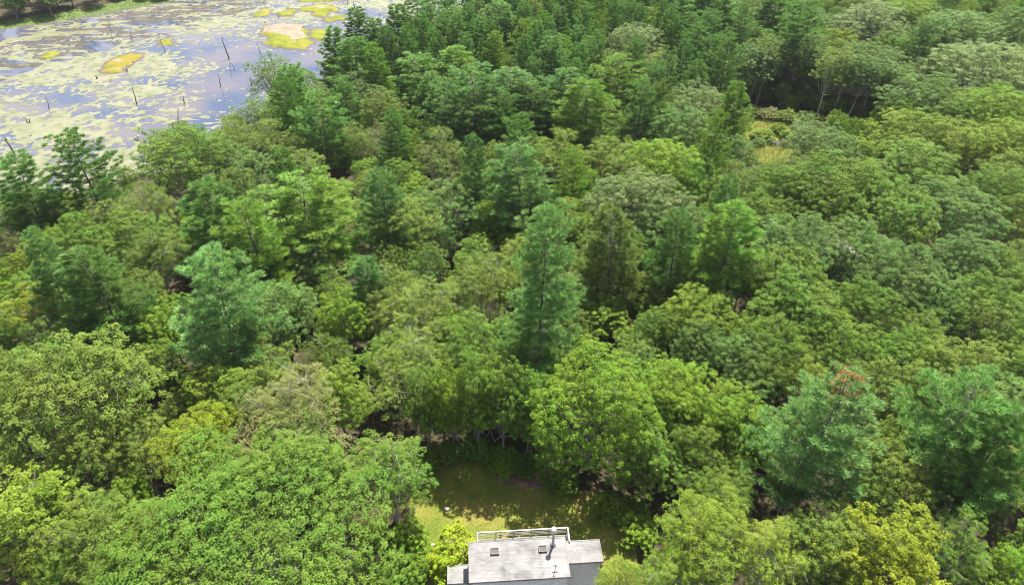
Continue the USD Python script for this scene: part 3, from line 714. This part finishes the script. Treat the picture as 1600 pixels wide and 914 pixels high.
# tall bare-stemmed trees at the back of the clearing at upper right
for u, v, h, wpx, col in [(1135, 165, 17, 55, "grey"), (1158, 166, 15, 60, "grey"), (1182, 162, 15, 60, "pale"), (1208, 154, 15.5, 55, "grey"), (1226, 160, 15, 60, "olive"), (1250, 156, 15, 60, "mid"), (1275, 186, 18, 65, "olive"),
                       (1300, 183, 17, 65, "grey"), (1322, 190, 17, 60, "grey"), (1345, 186, 16, 70, "grey"), (1370, 192, 16, 70, "mid"), (1170, 160, 18, 60, "olive"), (1240, 160, 19, 60, "grey"), (1310, 165, 18, 60, "mid")]:
    p = at(u, v, 0)
    plant("broadleaf_tree", "tall_a", col, p[0], p[1], wpx / scale_at([p[0], p[1], 12]), h, rng, hand=True, lean=(rng.normal(4, 2.5), rng.normal(0, 2)))

for u, v, h, wpx, col in [(1150, 150, 9, 50, "mid"), (1195, 150, 8, 50, "olive"), (1225, 157, 7, 45, "mid"), (1262, 160, 9, 50, "mid"), (1292, 168, 8, 45, "olive"), (1330, 170, 9, 50, "mid"), (1360, 175, 8, 55, "mid"), (1385, 188, 7, 50, "mid"), (1210, 145, 12, 60, "grey"), (1280, 142, 12, 60, "mid"), (1340, 150, 12, 60, "grey")]:
    p = at(u, v, 0)
    plant("broadleaf_tree", pr.choice(["airy_c", "maple_c"]), col, p[0], p[1], wpx / scale_at([p[0], p[1], 6]), h, rng, hand=True)

for u in range(1132, 1400, 13):
    v = 152 + (u - 1132) * 0.13 + pr.uniform(-9, 12)
    p = at(u + pr.uniform(-4, 4), v, 0)
    plant("shrub", pr.choice(["shrub_a", "shrub_b"]), pr.choice(["olive", "mid", "tan", "mid"]), p[0], p[1], pr.uniform(3.2, 5.0), pr.uniform(2.2, 4.4), rng, hand=True)

# ------------------------------------------------------------------ the rest of the wood
LAWN_PX = [(655, 735), (672, 716), (745, 708), (835, 735), (880, 760), (960, 800), (985, 840), (975, 930), (940, 1000), (650, 1000), (668, 915), (672, 830), (655, 790)]
LAWN = shapely.Polygon([at(u, v, 0)[:2] for u, v in LAWN_PX])
GLADE_PX = [(1160, 178), (1260, 180), (1400, 196), (1410, 212), (1330, 222), (1266, 256), (1172, 256), (1164, 230)]
GLADE = shapely.Polygon([at(u, v, 0)[:2] for u, v in GLADE_PX])
GAP = shapely.Polygon([at(u, v, 0)[:2] for u, v in [(1262, 345), (1300, 358), (1350, 385), (1360, 410), (1330, 412), (1270, 375)]])


SKY_U = [-80, 0, 30, 60, 90, 160, 200, 255, 275, 310, 330, 345, 395, 410, 440, 462, 490, 500, 512, 540, 556, 575, 590, 605, 620, 640, 655]
SKY_V = [280, 262, 280, 296, 290, 262, 255, 228, 200, 208, 190, 165, 135, 108, 104, 116, 125, 96, 52, 46, 28, 56, 38, 44, 16, 14, -8]


def region(u, v):
    if u < 480 and v < 420:
        return [("A", .42), ("O", .22), ("M", .20), ("P", .16)]
    if v < 225 and u < 1130:
        return [("P", .62), ("A", .26), ("M", .12)]
    if u > 1130 and v < 235:
        return [("O", .42), ("M", .33), ("A", .20), ("P", .05)]
    if u > 1130:
        return [("O", .72), ("M", .12), ("A", .16)]
    return [("A", .40), ("M", .34), ("O", .16), ("P", .10)]


COLS = {"P": [("pine_green", .45), ("pine_blue", .35), ("pine_light", .2)], "O": [("mid", .42), ("grey", .33), ("olive", .25)], "M": [("mid", .42), ("bright", .38), ("yellow", .2)], "A": [("olive", .6), ("mid", .22), ("yellow", .18)]}


def pick(pairs):
    return pr.choices([a for a, _ in pairs], [b for _, b in pairs])[0]


pos = np.array([(t["x"], t["y"], t["w"] / 2) for t in trees])
cands = []
R2 = np.random.default_rng(123)
for _ in range(26000):
    y = R2.uniform(36, 284)
    hw = (y * math.cos(PITCH) + (CAM_H - 8) * math.sin(PITCH)) * 800 / F + 4
    x = R2.uniform(-hw, hw)
    cands.append((x, y))
cands = np.array(cands)
pd = pond_distance(cands)
pts = shapely.points(cands[:, 0], cands[:, 1])
ok = (pd > 1.5) & ~shapely.contains(LAWN.buffer(2.0), pts) & ~shapely.contains(GLADE.buffer(2.0), pts) & ~shapely.contains(GAP.buffer(1.0), pts)
cu, cv = to_px(np.c_[cands, np.full(len(cands), 9.0)])
far_side = (cands[:, 1] > 225) & (cands[:, 0] < -40)
plist = pos.tolist()
for i in np.nonzero(ok)[0]:
    x, y = cands[i]
    if LAWN.contains(shapely.Point(x, y)):
        continue
    if far_side[i] and pd[i] < 9:
        continue
    kind = pick(region(cu[i], cv[i])) if not far_side[i] else pr.choice('AAOM')
    wm = {"P": pr.uniform(6.0, 8.6), "O": pr.uniform(8.5, 13), "M": pr.uniform(6, 10), "A": pr.uniform(6.5, 10)}[kind]
    q = np.array(plist)
    dd = np.hypot(q[:, 0] - x, q[:, 1] - y)
    if np.any(dd < 0.78 * (q[:, 2] * 0.95 + wm / 2)):
        continue
    tu, tv = to_px(np.array([x, y, (19 if kind == "P" else 0.9 * (6.5 + 0.62 * wm))]))
    hwp = 0.4 * wm * scale_at([x, y, 10])
    if tu < 662 and any(tv < np.interp(tu + e, SKY_U, SKY_V) for e in (-hwp, 0, hwp)):
        continue
    if kind == "P" and ((905 < tu < 1020 and 360 < tv < 500) or (780 < tu < 905 and 350 < tv < 640)):
        continue
    if tu + hwp > 1168 and tu - hwp < 1258 and cv[i] > 188 and tv < 242:
        continue
    if LAWN.distance(shapely.Point(x, y)) < wm * 0.42 or GLADE.distance(shapely.Point(x, y)) < wm * 0.4:
        continue
    h = pr.uniform(16.5, 20.5) if kind == "P" else float(np.clip(6.5 + 0.62 * wm + pr.uniform(-1, 1), 7, 16))
    shape = pr.choice(choose(kind))
    if kind == "M" and wm < 6.8:
        shape = "maple_c"
    plant(NAME[kind], shape, pick(COLS[kind]), x, y, wm, h, rng, lean=tuple(rng.normal(0, 1.5 if kind == "P" else 4.0, 2)))
    plist.append([x, y, wm / 2])
n_main = len(trees)
# smaller trees in the remaining gaps
n_small = 0
for i in np.nonzero(ok)[0][::-1]:
    x, y = cands[i]
    q = np.array(plist)
    wm = pr.uniform(3.6, 5.2)
    dd = np.hypot(q[:, 0] - x, q[:, 1] - y)
    if np.any(dd < 0.62 * q[:, 2] + wm * 0.36):
        continue
    pt = shapely.Point(x, y)
    if LAWN.distance(pt) < 2.2 or GLADE.distance(pt) < 2.5:
        continue
    n_small = n_small + 1
    if n_small > 190:
        break
    tu, tv = to_px(np.array([x, y, 8.0]))
    if (tu < 662 and tv < np.interp(tu, SKY_U, SKY_V)) or (1155 < tu < 1272 and 180 < tv < 240):
        continue
    kind = pr.choice(["M", "A"])
    plant("young_tree", "maple_c" if kind == "M" else "airy_c", pick(COLS[kind]), x, y, wm, pr.uniform(6.5, 9.5), rng)
    trees[-1]["small"] = True
    plist.append([x, y, wm / 2])
# trees along the far bank of the pond
fb = [at(u, v, 0)[:2] for u, v in [(-260, 84), (-130, 60), (-60, 42), (0, 30), (60, 22), (130, 10), (230, -12), (330, -38), (430, -58), (540, -74), (650, -88)]]
for j, (a, b) in enumerate(zip(fb[:-1], fb[1:])):
    for s in (0.15, 0.6):
        p = a + (b - a) * s + R2.normal(0, 2.0, 2) + np.array([0, 3.0])
        kind = pr.choice(["P", "O", "A", "P"])
        plant(NAME[kind], pr.choice(choose(kind)), "pine_green" if kind == "P" else pr.choice(["grey", "mid"]), p[0], p[1], pr.uniform(8, 11), pr.uniform(13, 18), rng)
        trees[-1]["bank"] = True

fpos = [(t["x"], t["y"]) for t in trees if t.get("bank")]
for x, y in np.c_[R2.uniform(-215, -30, 900), R2.uniform(236, 330, 900)]:
    d = float(pond_distance(np.array([[x, y]]))[0])
    if not 4.5 < d < 32 or x > -0.2 * y or len(fpos) > 95 or POND.centroid.y > y:
        continue
    if min((x - a) ** 2 + (y - b) ** 2 for a, b in fpos) < 36 or min((x - t["x"]) ** 2 + (y - t["y"]) ** 2 for t in trees) < 30:
        continue
    kind = pr.choice("AMOM")
    plant(NAME[kind], {"A": "airy_c", "M": "maple_c", "O": "maple_b"}[kind], pr.choice(["mid", "grey"]), x, y, pr.uniform(6, 9), pr.uniform(8, 12), rng)
    trees[-1]["bank"] = True
    fpos.append((x, y))

# shrubs at the lawn's edge
SHRUBS = [(716, 868, 84, "shrub_a", "lime", "bright lime-yellow rounded shrub against the house's left side", 3.6), (696, 893, 46, "shrub_a", "lime", "low lime-yellow shrub in front of the left annex", 2.2),
          (640, 845, 70, "shrub_b", "bright", "green leafy shrub at the lawn's left edge under the trees", 3.6), (650, 885, 60, "shrub_b", "bright", "lower green shrub at the lawn's left edge near the bottom", 3.0),
          (625, 900, 70, "shrub_b", "mid", "mid-green shrub below the great maple at the bottom edge", 3.4),
          (790, 722, 60, "shrub_b", "bright", "low spreading bright green shrub at the back of the lawn", 1.6), (820, 728, 50, "shrub_b", "mid", "green shrub beside the bare earth at the back of the lawn", 1.6),
          (765, 714, 46, "shrub_b", "mid", "shaded shrub at the back left of the lawn", 2.0), (700, 708, 46, "shrub_b", "mid", "dark shrub at the lawn's back left corner under tall trees", 2.4),
          (668, 722, 40, "shrub_b", "mid", "small shaded shrub beside a bare stem at the lawn's left corner", 2.2), (985, 800, 60, "shrub_b", "mid", "shaded shrub at the lawn's right edge", 2.6), (1000, 830, 60, "shrub_b", "bright", "green shrub near a bent bare branch right of the house", 2.8),
          (860, 745, 40, "shrub_b", "yellow", "yellowish low shrub beside the bare earth patch", 1.3), (740, 700, 50, "shrub_b", "mid", "dark shrub below the wood edge behind the lawn", 2.4), (880, 752, 50, "shrub_b", "mid", "shrub below the rounded maple at the lawn's back right", 2.2), (950, 790, 60, "shrub_b", "mid", "dim shrub under the rounded maple", 2.4),
          (1172, 176, 34, "shrub_b", "olive", "leftmost low shrub below the bare-stemmed trees", 2.6), (1198, 180, 36, "shrub_b", "tan", "brownish low shrub below the bare-stemmed trees", 2.2), (1228, 184, 36, "shrub_b", "olive", "olive shrub at the shaded edge of the clearing", 2.6),
          (1262, 184, 34, "shrub_b", "mid", "green shrub just behind the silvery tree in the clearing", 2.4), (1322, 194, 34, "shrub_b", "mid", "shrub under the right part of the bare-stemmed row", 2.4), (1360, 198, 36, "shrub_b", "olive", "olive shrub near the right end of the clearing", 2.6),
          (1206, 222, 22, "shrub_a", "olive", "small olive tuft in the clearing's grass", 1.2), (1228, 226, 22, "shrub_a", "tan", "small brownish tuft in the clearing's grass beside the paved strip", 1.2), (1184, 224, 24, "shrub_a", "grey", "small grey-green tuft at the clearing's left end", 1.4),
          (1400, 205, 40, "shrub_b", "mid", "shaded shrub at the right end of the upper right clearing", 3.0), (1250, 205, 40, "shrub_b", "pale", "pale bush in the grassy clearing at upper right", 3.0), (1190, 212, 36, "shrub_b", "yellow", "yellowish bush at the left end of the upper right clearing", 2.4), (1216, 203, 30, "shrub_b", "yellow", "yellow-green bush in the middle of the upper right clearing", 2.2), (1236, 214, 30, "shrub_b", "yellow", "yellow-green bush beside the silvery tree in the clearing", 2.2)]
for u, v, wpx, shape, col, label, h in SHRUBS:
    p = at(u, v, h * 0.5)
    plant("shrub", shape, col, p[0], p[1], wpx / scale_at(p), h, rng, label)
    trees[-1]["hand"] = True

# ------------------------------------------------------------------ words for the trees that have none yet
LOOK = {"mid": "mid-green", "bright": "bright green", "yellow": "yellow-green", "olive": "olive-green", "grey": "grey-green", "gold": "golden-green", "lime": "lime", "tan": "brownish", "pale": "pale green",
        "pine_green": "dark green", "pine_blue": "blue-green", "pine_light": "light green", "pine_pale": "blue-green", "pine_dark": "dark olive"}
WORD = {"pine_tree": "pine", "spruce_tree": "spruce", "oak_tree": "knobbly oak", "maple_tree": "leafy maple", "broadleaf_tree": "feathery tree", "young_tree": "young tree", "bare_tree": "bare grey-twigged tree", "shrub": "shrub"}
MARKS = {"the flat-roofed house": (820, 870), "the huge lower-left maple": (400, 830), "the yellow-leaved maple": (315, 690), "the central tall pine": (850, 440), "the dark spruce": (970, 420), "the rusty-topped pine": (1290, 690),
         "the golden lower-right maple": (1375, 860), "the two-tiered pine": (115, 270), "the upper-right clearing": (1230, 210), "the fan-shaped bright pine": (476, 350), "the left blue-green pine": (320, 490),
         "the broad dark right pine": (1530, 690), "the bright pine among oaks": (1140, 385), "the rounded lawn maple": (930, 620), "the largest moss island": (450, 55), "the top-right corner": (1600, 0), "the right edge's middle": (1600, 400),
         "the stand's light pine": (925, 190), "the top edge's middle": (800, 0), "the bare-stemmed row": (1230, 120), "the wide olive oak": (130, 610)}
ORD = ["nearest", "second nearest", "third nearest", "fourth nearest", "fifth nearest", "sixth nearest", "seventh nearest", "eighth nearest", "ninth nearest", "tenth nearest"]
buckets = {}
for t in trees:
    z = t["h"] if "pine" in t["name"] or "spruce" in t["name"] else 0.66 * t["h"]
    t["px"] = to_px(np.array([t["x"], t["y"], z]))
    if t["label"]:
        continue
    u, v = t["px"]
    m, (mu, mv) = min(MARKS.items(), key=lambda k: (k[1][0] - u) ** 2 + (k[1][1] - v) ** 2)
    du, dv = u - mu, v - mv
    where = ("right of" if du > 0 else "left of") if abs(du) > abs(dv) * 1.2 else ("in front of" if dv > 0 else "behind")
    if "edge" in m or "corner" in m:
        where = "to"
    if t["shape"] == "tall_a":
        desc = f"bare-stemmed {LOOK[t['colour']]} tree"
    else:
        desc = WORD["bare_tree"] if t["name"] == "bare_tree" else ("slim " if t.get("small") else "") + f"{LOOK[t['colour']]} {WORD[t['name']]}"
    if t.get("bank"):
        desc = desc + " on the far bank"
    buckets.setdefault((desc, where, m), []).append((math.hypot(du, dv), t))
for (desc, where, m), ts in buckets.items():
    ts.sort(key=lambda q: q[0])
    for i, (_, t) in enumerate(ts):
        if where == "to":
            t["label"] = f"{desc}, {ORD[i] if i < 10 else str(i + 1) + 'th nearest'} to {m}"
        elif len(ts) == 1:
            t["label"] = f"{desc} {where} {m}"
        else:
            t["label"] = f"{desc} {where} {m}, {ORD[i] if i < 10 else str(i + 1) + 'th nearest'}"

GROUP = {"pine_tree": "pines of the wood", "oak_tree": "oaks of the wood", "maple_tree": "maples of the wood", "broadleaf_tree": "feathery broadleaf trees of the wood", "young_tree": "young trees in the gaps of the wood", "bare_tree": "nearly leafless trees of the wood", "shrub": "shrubs at the lawn and clearing"}
CAT = {"pine_tree": "pine", "spruce_tree": "spruce", "oak_tree": "oak", "maple_tree": "maple", "broadleaf_tree": "tree", "young_tree": "young tree", "bare_tree": "bare tree", "shrub": "shrub"}
hz = height(np.array([(t["x"], t["y"]) for t in trees]))
for t, z in zip(trees, hz):
    x = UsdGeom.Xform.Define(stage, "/World/" + numbered("/World", t["name"]))
    x.AddTranslateOp().Set(Gf.Vec3d(float(t["x"]), float(t["y"]), float(z)))
    x.AddRotateXYZOp().Set(Gf.Vec3f(float(t["lean"][1]), float(t["lean"][0]), 0.0))
    x.AddRotateZOp(opSuffix="turn").Set(float(t["rot"]))
    wob = rng.uniform(0.86, 1.17, 2)
    x.AddScaleOp().Set(Gf.Vec3f(float(t["sx"] * wob[0]), float(t["sx"] * wob[1]), float(t["sz"])))
    p = x.GetPrim()
    p.GetReferences().AddInternalReference(tree_class(t["shape"], t["colour"]))
    tag(p, t["label"], CAT[t["name"]], GROUP.get(t["name"]))
    if t.get("rust"):            # this one carries a dead rusty leader of its own
        rg = R_(99)
        H0 = SHAPES[t["shape"]][2]
        zz = np.linspace(H0 - 3.5, H0 + 1.4, 7)
        obj("dead_leader", tubes([(np.c_[np.linspace(0, .5, 7), np.zeros(7), zz], np.linspace(.13, .03, 7))], 5), "bark", p)
        Q = np.c_[rg.normal(0.3, .5, 60), rg.normal(0, .5, 60), rg.uniform(H0 - 2.6, H0 + 1.8, 60)]
        Q[:24, 0] += rg.choice([-0.9, 0.8], 24)
        ti = np.repeat(np.arange(60), 16)
        dr = unit(rg.normal(size=(len(ti), 3)) + [0, 0, .5])
        tag(obj("dead_foliage", blades(Q[ti], dr, .38, .05, rg), "leaf_rust", p), "rusty dead needles at the top")
    else:
        p.SetInstanceable(True)

# ------------------------------------------------------------------ lawn, clearing, bank
tag(obj("lawn", sheet(LAWN.buffer(1.5), 0.02, 0.8), "lawn_soil", smooth=True), "patchy mown lawn behind the house", "lawn", kind="structure")
rngl = np.random.default_rng(8)


def grass(poly, n, size, z=0.0, seed=0, slim=0.05):
    r = np.random.default_rng(seed)
    x0, y0, x1, y1 = poly.bounds
    q = np.c_[r.uniform(x0, x1, n * 2), r.uniform(y0, y1, n * 2)]
    q = q[shapely.contains(poly, shapely.points(q[:, 0], q[:, 1]))][:n]
    P = np.c_[q, height(q) + z]
    return blades(P, r.normal(0, .5, (len(P), 3)) + [0, 0, 1], size, slim, r)


leaf_material("leaf_lawn", (0.085, 0.14, 0.012), (0.21, 0.27, 0.034), trans=0.35)
leaf_material("leaf_meadow", (0.15, 0.19, 0.045), (0.30, 0.35, 0.11), trans=0.35)
leaf_material("leaf_bank", (0.07, 0.12, 0.02), (0.15, 0.21, 0.05), trans=0.35)
tag(obj("lawn_grass", grass(LAWN.buffer(0.5), 75000, 0.10, 0.02, 3, .05), "leaf_lawn"), "short green grass of the lawn", "grass", kind="stuff")
paved = shapely.Polygon([at(u, v, 0)[:2] for u, v in [(1185, 213), (1200, 215), (1222, 222), (1250, 226), (1250, 232), (1215, 232), (1190, 222)]])
tag(obj("clearing", sheet(GLADE.buffer(1.5), 0.02, 1.5), "meadow_ground", smooth=True), "dry yellow-green clearing among the trees at upper right", "clearing", kind="structure")
tag(obj("meadow_grass", grass(GLADE.buffer(1.0).difference(paved), 26000, 0.8, 0.0, 4, .10), "leaf_meadow"), "tall yellow-green grass in the upper right clearing", "grass", kind="stuff")
bank = shapely.LineString([at(u, v, -0.3)[:2] for u, v in [(-200, 78), (0, 40), (130, 20), (270, -6), (420, -42), (600, -66)]]).buffer(6).difference(POND.buffer(-0.5))
bank = max(getattr(bank, "geoms", [bank]), key=lambda g: g.area)
tag(obj("bank", sheet(bank.buffer(1), 0.02, 1.5), "bank_grass", smooth=True), "bright green grassy bank on the pond's far side", "bank", kind="structure")
tag(obj("bank_grass", grass(bank, 30000, 1.1, -0.1, 5, .14), "leaf_bank"), "bright green grass along the pond's far bank", "grass", kind="stuff")
dirt = shapely.Polygon([at(u, v, 0)[:2] for u, v in [(775, 742), (800, 738), (835, 742), (865, 752), (868, 762), (830, 760), (800, 756), (782, 752)]]).buffer(0.6)
tag(obj("bare_earth", sheet(dirt, 0.055, 0.5), "dirt", smooth=True), "patch of bare brown earth at the back of the lawn", "bare earth", kind="structure")
tag(obj("gravel_drive", sheet(GAP, 0.03, 1.5), "gravel", smooth=True), "pale gravel ground glimpsed through gaps between the oaks", "drive", kind="structure")
tag(obj("paved_area", sheet(paved, 0.06, 0.8), "asphalt", smooth=True), "blue-grey paved strip in the upper right clearing", "paving", kind="structure")
for u, v, s in [(698, 795, .3), (650, 898, .35), (660, 894, .3), (655, 903, .28), (676, 851, .25)]:
    p = at(u, v, 0.1)
    m = trimesh.creation.icosphere(1, s)
    m.vertices *= [1.2, .9, .6]
    m.vertices += (noise(m.vertices * 4 + u, 3) - .5)[:, None] * .15
    m.apply_translation([p[0], p[1], 0.1])
    tag(obj("stone", m, "stone", smooth=True), {698: "pale stone in the sunny left part of the lawn", 650: "left one of three stones at the bottom lawn edge", 660: "right one of three stones at the bottom lawn edge", 655: "lowest of three stones at the bottom lawn edge", 676: "pale stone beside the green shrub left of the lawn"}[u], "stone", "stones at the lawn's edge")


# ------------------------------------------------------------------ the house
ROOF_Z = 6.3
A0, A1 = at(742, 849, ROOF_Z), at(884, 841, ROOF_Z)           # back edge
B0 = at(736, 907, ROOF_Z)
ux = unit((A1 - A0) * [1, 1, 0])
ang = math.degrees(math.atan2(ux[1], ux[0]))
uy = np.array([-ux[1], ux[0], 0])
LEN = float((at(888, 898, ROOF_Z) - B0) @ ux)
DEP = float((A0 - B0) @ uy)
h0 = thing("flat_roofed_house", (B0[0], B0[1], 0), ang)
tag(h0, "grey shingled flat-roofed house with rear deck at the lawn's lower end", "house")


def loc(u, v, z):
    q = at(u, v, z) - B0
    return float(q @ ux), float(q @ uy)


def wall_panels(x0, x1, y0, y1, z1, parent, openings=()):
    obj("wall", box(x0, x1, y0, y1, -0.3, z1), "shingle", parent)


def flat_roof(x0, x1, y0, y1, z1, parent):
    o = 0.18
    r = box(x0 - o, x1 + o, y0 - o, y1 + o, z1, z1 + 0.16)
    obj("roof", r, "roof_membrane", parent)
    rp = UsdGeom.Xform.Get(stage, parent.GetPath())
    for (a, b, c, d) in ((x0 - o - .03, x1 + o + .03, y0 - o - .03, y0 - o + .07), (x0 - o - .03, x1 + o + .03, y1 + o - .07, y1 + o + .03), (x0 - o - .03, x0 - o + .07, y0 - o + .08, y1 + o - .08), (x1 + o - .07, x1 + o + .03, y0 - o + .08, y1 + o - .08)):
        obj("roof_edge", box(a, b, c, d, z1 - .06, z1 + 0.20), "roof_membrane", parent)


wall_panels(0, LEN, 0, DEP, ROOF_Z - .16, h0)
flat_roof(0, LEN, 0, DEP, ROOF_Z - .16, h0)
for k in range(1, 4):
    obj("roof_seam", box(.0, LEN, DEP * k / 4 - .03, DEP * k / 4 + .03, ROOF_Z + .001, ROOF_Z + .009), "roof_membrane", h0)
# right annex, a step lower, and left annex, lower still
RZ = 5.5
x1r, y1r = loc(934, 845, RZ)
x2r, y2r = loc(941, 874, RZ)
wall_panels(LEN + .004, x1r, y2r, y1r, RZ - .16, h0)
o = .18
obj("roof", box(LEN + .19, x1r + o, y2r - o, y1r + o, RZ - .16, RZ), "roof_membrane", h0)
for (a, b, c, d) in ((LEN + .19, x1r + o + .03, y2r - o - .03, y2r - o + .07), (LEN + .19, x1r + o + .03, y1r + o - .07, y1r + o + .03), (x1r + o - .07, x1r + o + .03, y2r - o + .08, y1r + o - .08)):
    obj("roof_edge", box(a, b, c, d, RZ - .22, RZ + .04), "roof_membrane", h0)
LZ = 3.6
xl0, yl0 = loc(702, 886, LZ)
xl1, yl1 = loc(701, 909, LZ)
wall_panels(xl0, -.45, yl1, yl0, LZ - .16, h0)
wall_panels(-.449, -.004, yl1 + .6, yl0 - .4, LZ - .5, h0)
flat_roof(xl0, -.45, yl1, yl0, LZ - .16, h0)
# front windows and door, under the eaves towards the camera
for x, wd, z0, z1 in ((1.2, 1.6, 2.9, 4.0), (4.0, 2.2, 2.9, 4.0), (7.2, 1.3, 2.9, 4.0), (1.2, 1.6, 0.9, 2.1), (7.0, 1.6, 0.9, 2.1)):
    if x + wd > LEN:
        continue
    w = obj("window", box(x, x + wd, -.05, .012, z0, z1), "white_paint", h0)
    obj("pane", box(x + .08, x + wd - .08, -.062, -.052, z0 + .08, z1 - .08), "skylight_glass", w)
dr = obj("door", box(4.3, 5.3, -.05, .012, 0.1, 2.2), "white_paint", h0)
obj("handle", box(5.12, 5.18, -.11, -.052, 1.05, 1.2), "dark_metal", dr)
# skylights
for u, v in ((773, 862), (848, 858)):
    x, y = loc(u, v, ROOF_Z)
    s = obj("skylight", trimesh.util.concatenate([box(x - .42, x + .42, y - .36, y - .28, ROOF_Z, ROOF_Z + .22), box(x - .42, x + .42, y + .28, y + .36, ROOF_Z, ROOF_Z + .22),
                                                 box(x - .42, x - .34, y - .279, y + .279, ROOF_Z, ROOF_Z + .22), box(x + .34, x + .42, y - .279, y + .279, ROOF_Z, ROOF_Z + .22)]), "dark_metal", h0)
    obj("pane", box(x - .339, x + .339, y - .279, y + .279, ROOF_Z + .1, ROOF_Z + .14), "skylight_glass", s)
# stovepipe
x, y = loc(864, 852, ROOF_Z)
sp = obj("stovepipe", tubes([(np.array([[x, y, ROOF_Z - .02], [x, y, ROOF_Z + 1.2], [x + .01, y, ROOF_Z + 2.5]]), [.13, .12, .12])], 14), "pipe_metal", h0, smooth=40)
obj("pipe_cap", tubes([(np.array([[x, y, ROOF_Z + 2.46], [x, y, ROOF_Z + 2.5], [x, y, ROOF_Z + 2.82], [x, y, ROOF_Z + 2.94]]), [.14, .25, .25, .12])], 14), "cap_metal", sp, smooth=40)
obj("flashing", tubes([(np.array([[x, y, ROOF_Z - .01], [x, y, ROOF_Z + .03], [x, y, ROOF_Z + .14]]), [.32, .3, .15])], 14), "dark_metal", sp, smooth=40)
# antenna
x, y = loc(867, 893, ROOF_Z)
an = obj("antenna", tubes([(np.array([[x, y, ROOF_Z - .02], [x, y, ROOF_Z + .5], [x + .02, y, ROOF_Z + 1.2]]), [.035, .03, .03])], 6), "dark_metal", h0)
obj("antenna_foot", box(x - .28, x + .28, y - .06, y + .06, ROOF_Z + .003, ROOF_Z + .06), "dark_metal", an)
obj("antenna_arm", tubes([(np.array([[x - .22, y, ROOF_Z + 1.2], [x + .02, y, ROOF_Z + 1.0], [x + .22, y, ROOF_Z + .8]]), [.025] * 3)], 5), "dark_metal", an)
obj("antenna_arm", tubes([(np.array([[x + .02, y, ROOF_Z + .9], [x + .15, y, ROOF_Z + 1.25]]), [.02] * 2)], 5), "dark_metal", an)
# deck behind the house
DZ, RT = 4.75, 5.75
xd0, yd = loc(746, 831, RT)
xd1, _ = loc(887, 823, RT)
yd = min(yd, DEP + 3.2)
dk = thing("deck", (0, 0, 0), 0, h0)
nb = int((yd - DEP - .2) / .15)
for k in range(nb):
    y = DEP + .02 + k * .15
    obj("deck_board", box(xd0, xd1, y, y + .14, DZ - .03, DZ), "deck_wood", dk)
obj("deck_frame", trimesh.util.concatenate([box(xd0 + .02, xd1 - .02, yd - .24, yd - .16, DZ - .26, DZ - .035), box(xd0 + .02, xd0 + .1, DEP + .02, yd - .25, DZ - .26, DZ - .035), box(xd1 - .1, xd1 - .02, DEP + .02, yd - .25, DZ - .26, DZ - .035)]), "white_paint", dk)
obj("top_rail", box(xd0 - .06, xd1 + .06, yd - .10, yd + .03, RT - .05, RT), "white_paint", dk)
obj("top_rail", box(xd0 - .06, xd0 + .06, DEP + .02, yd - .105, RT - .05, RT), "white_paint", dk)
obj("top_rail", box(xd1 - .06, xd1 + .06, DEP + .02, yd - .105, RT - .05, RT), "white_paint", dk)
for k in range(4):
    z = DZ + .16 + k * .24
    obj("rail", box(xd0 + .06, xd1 - .06, yd - .08, yd - .04, z, z + .045), "weathered_wood", dk)
    obj("rail", box(xd0 - .03, xd0 + .01, DEP + .02, yd - .12, z, z + .045), "weathered_wood", dk)
    obj("rail", box(xd1 - .01, xd1 + .03, DEP + .02, yd - .12, z, z + .045), "weathered_wood", dk)
for k in range(6):
    x = xd0 + .05 + (xd1 - xd0 - .1) * k / 5
    obj("post", box(x - .05, x + .05, yd - .035, yd + .04, -.2, RT - .055), "white_paint", dk)


# ------------------------------------------------------------------ summer haze over the whole place
usdkit.material(stage, "/World/Looks/haze", {"v": ("principled_volume", {"color": (0.90, 0.94, 1.0), "density": 0.00006, "anisotropy": 0.2})}, volume="v.volume")
tag(obj("haze", box(-6200, 6200, -3200, 9200, -5, 72), "haze"), "thin pale summer haze over the whole wood", "haze", kind="stuff")
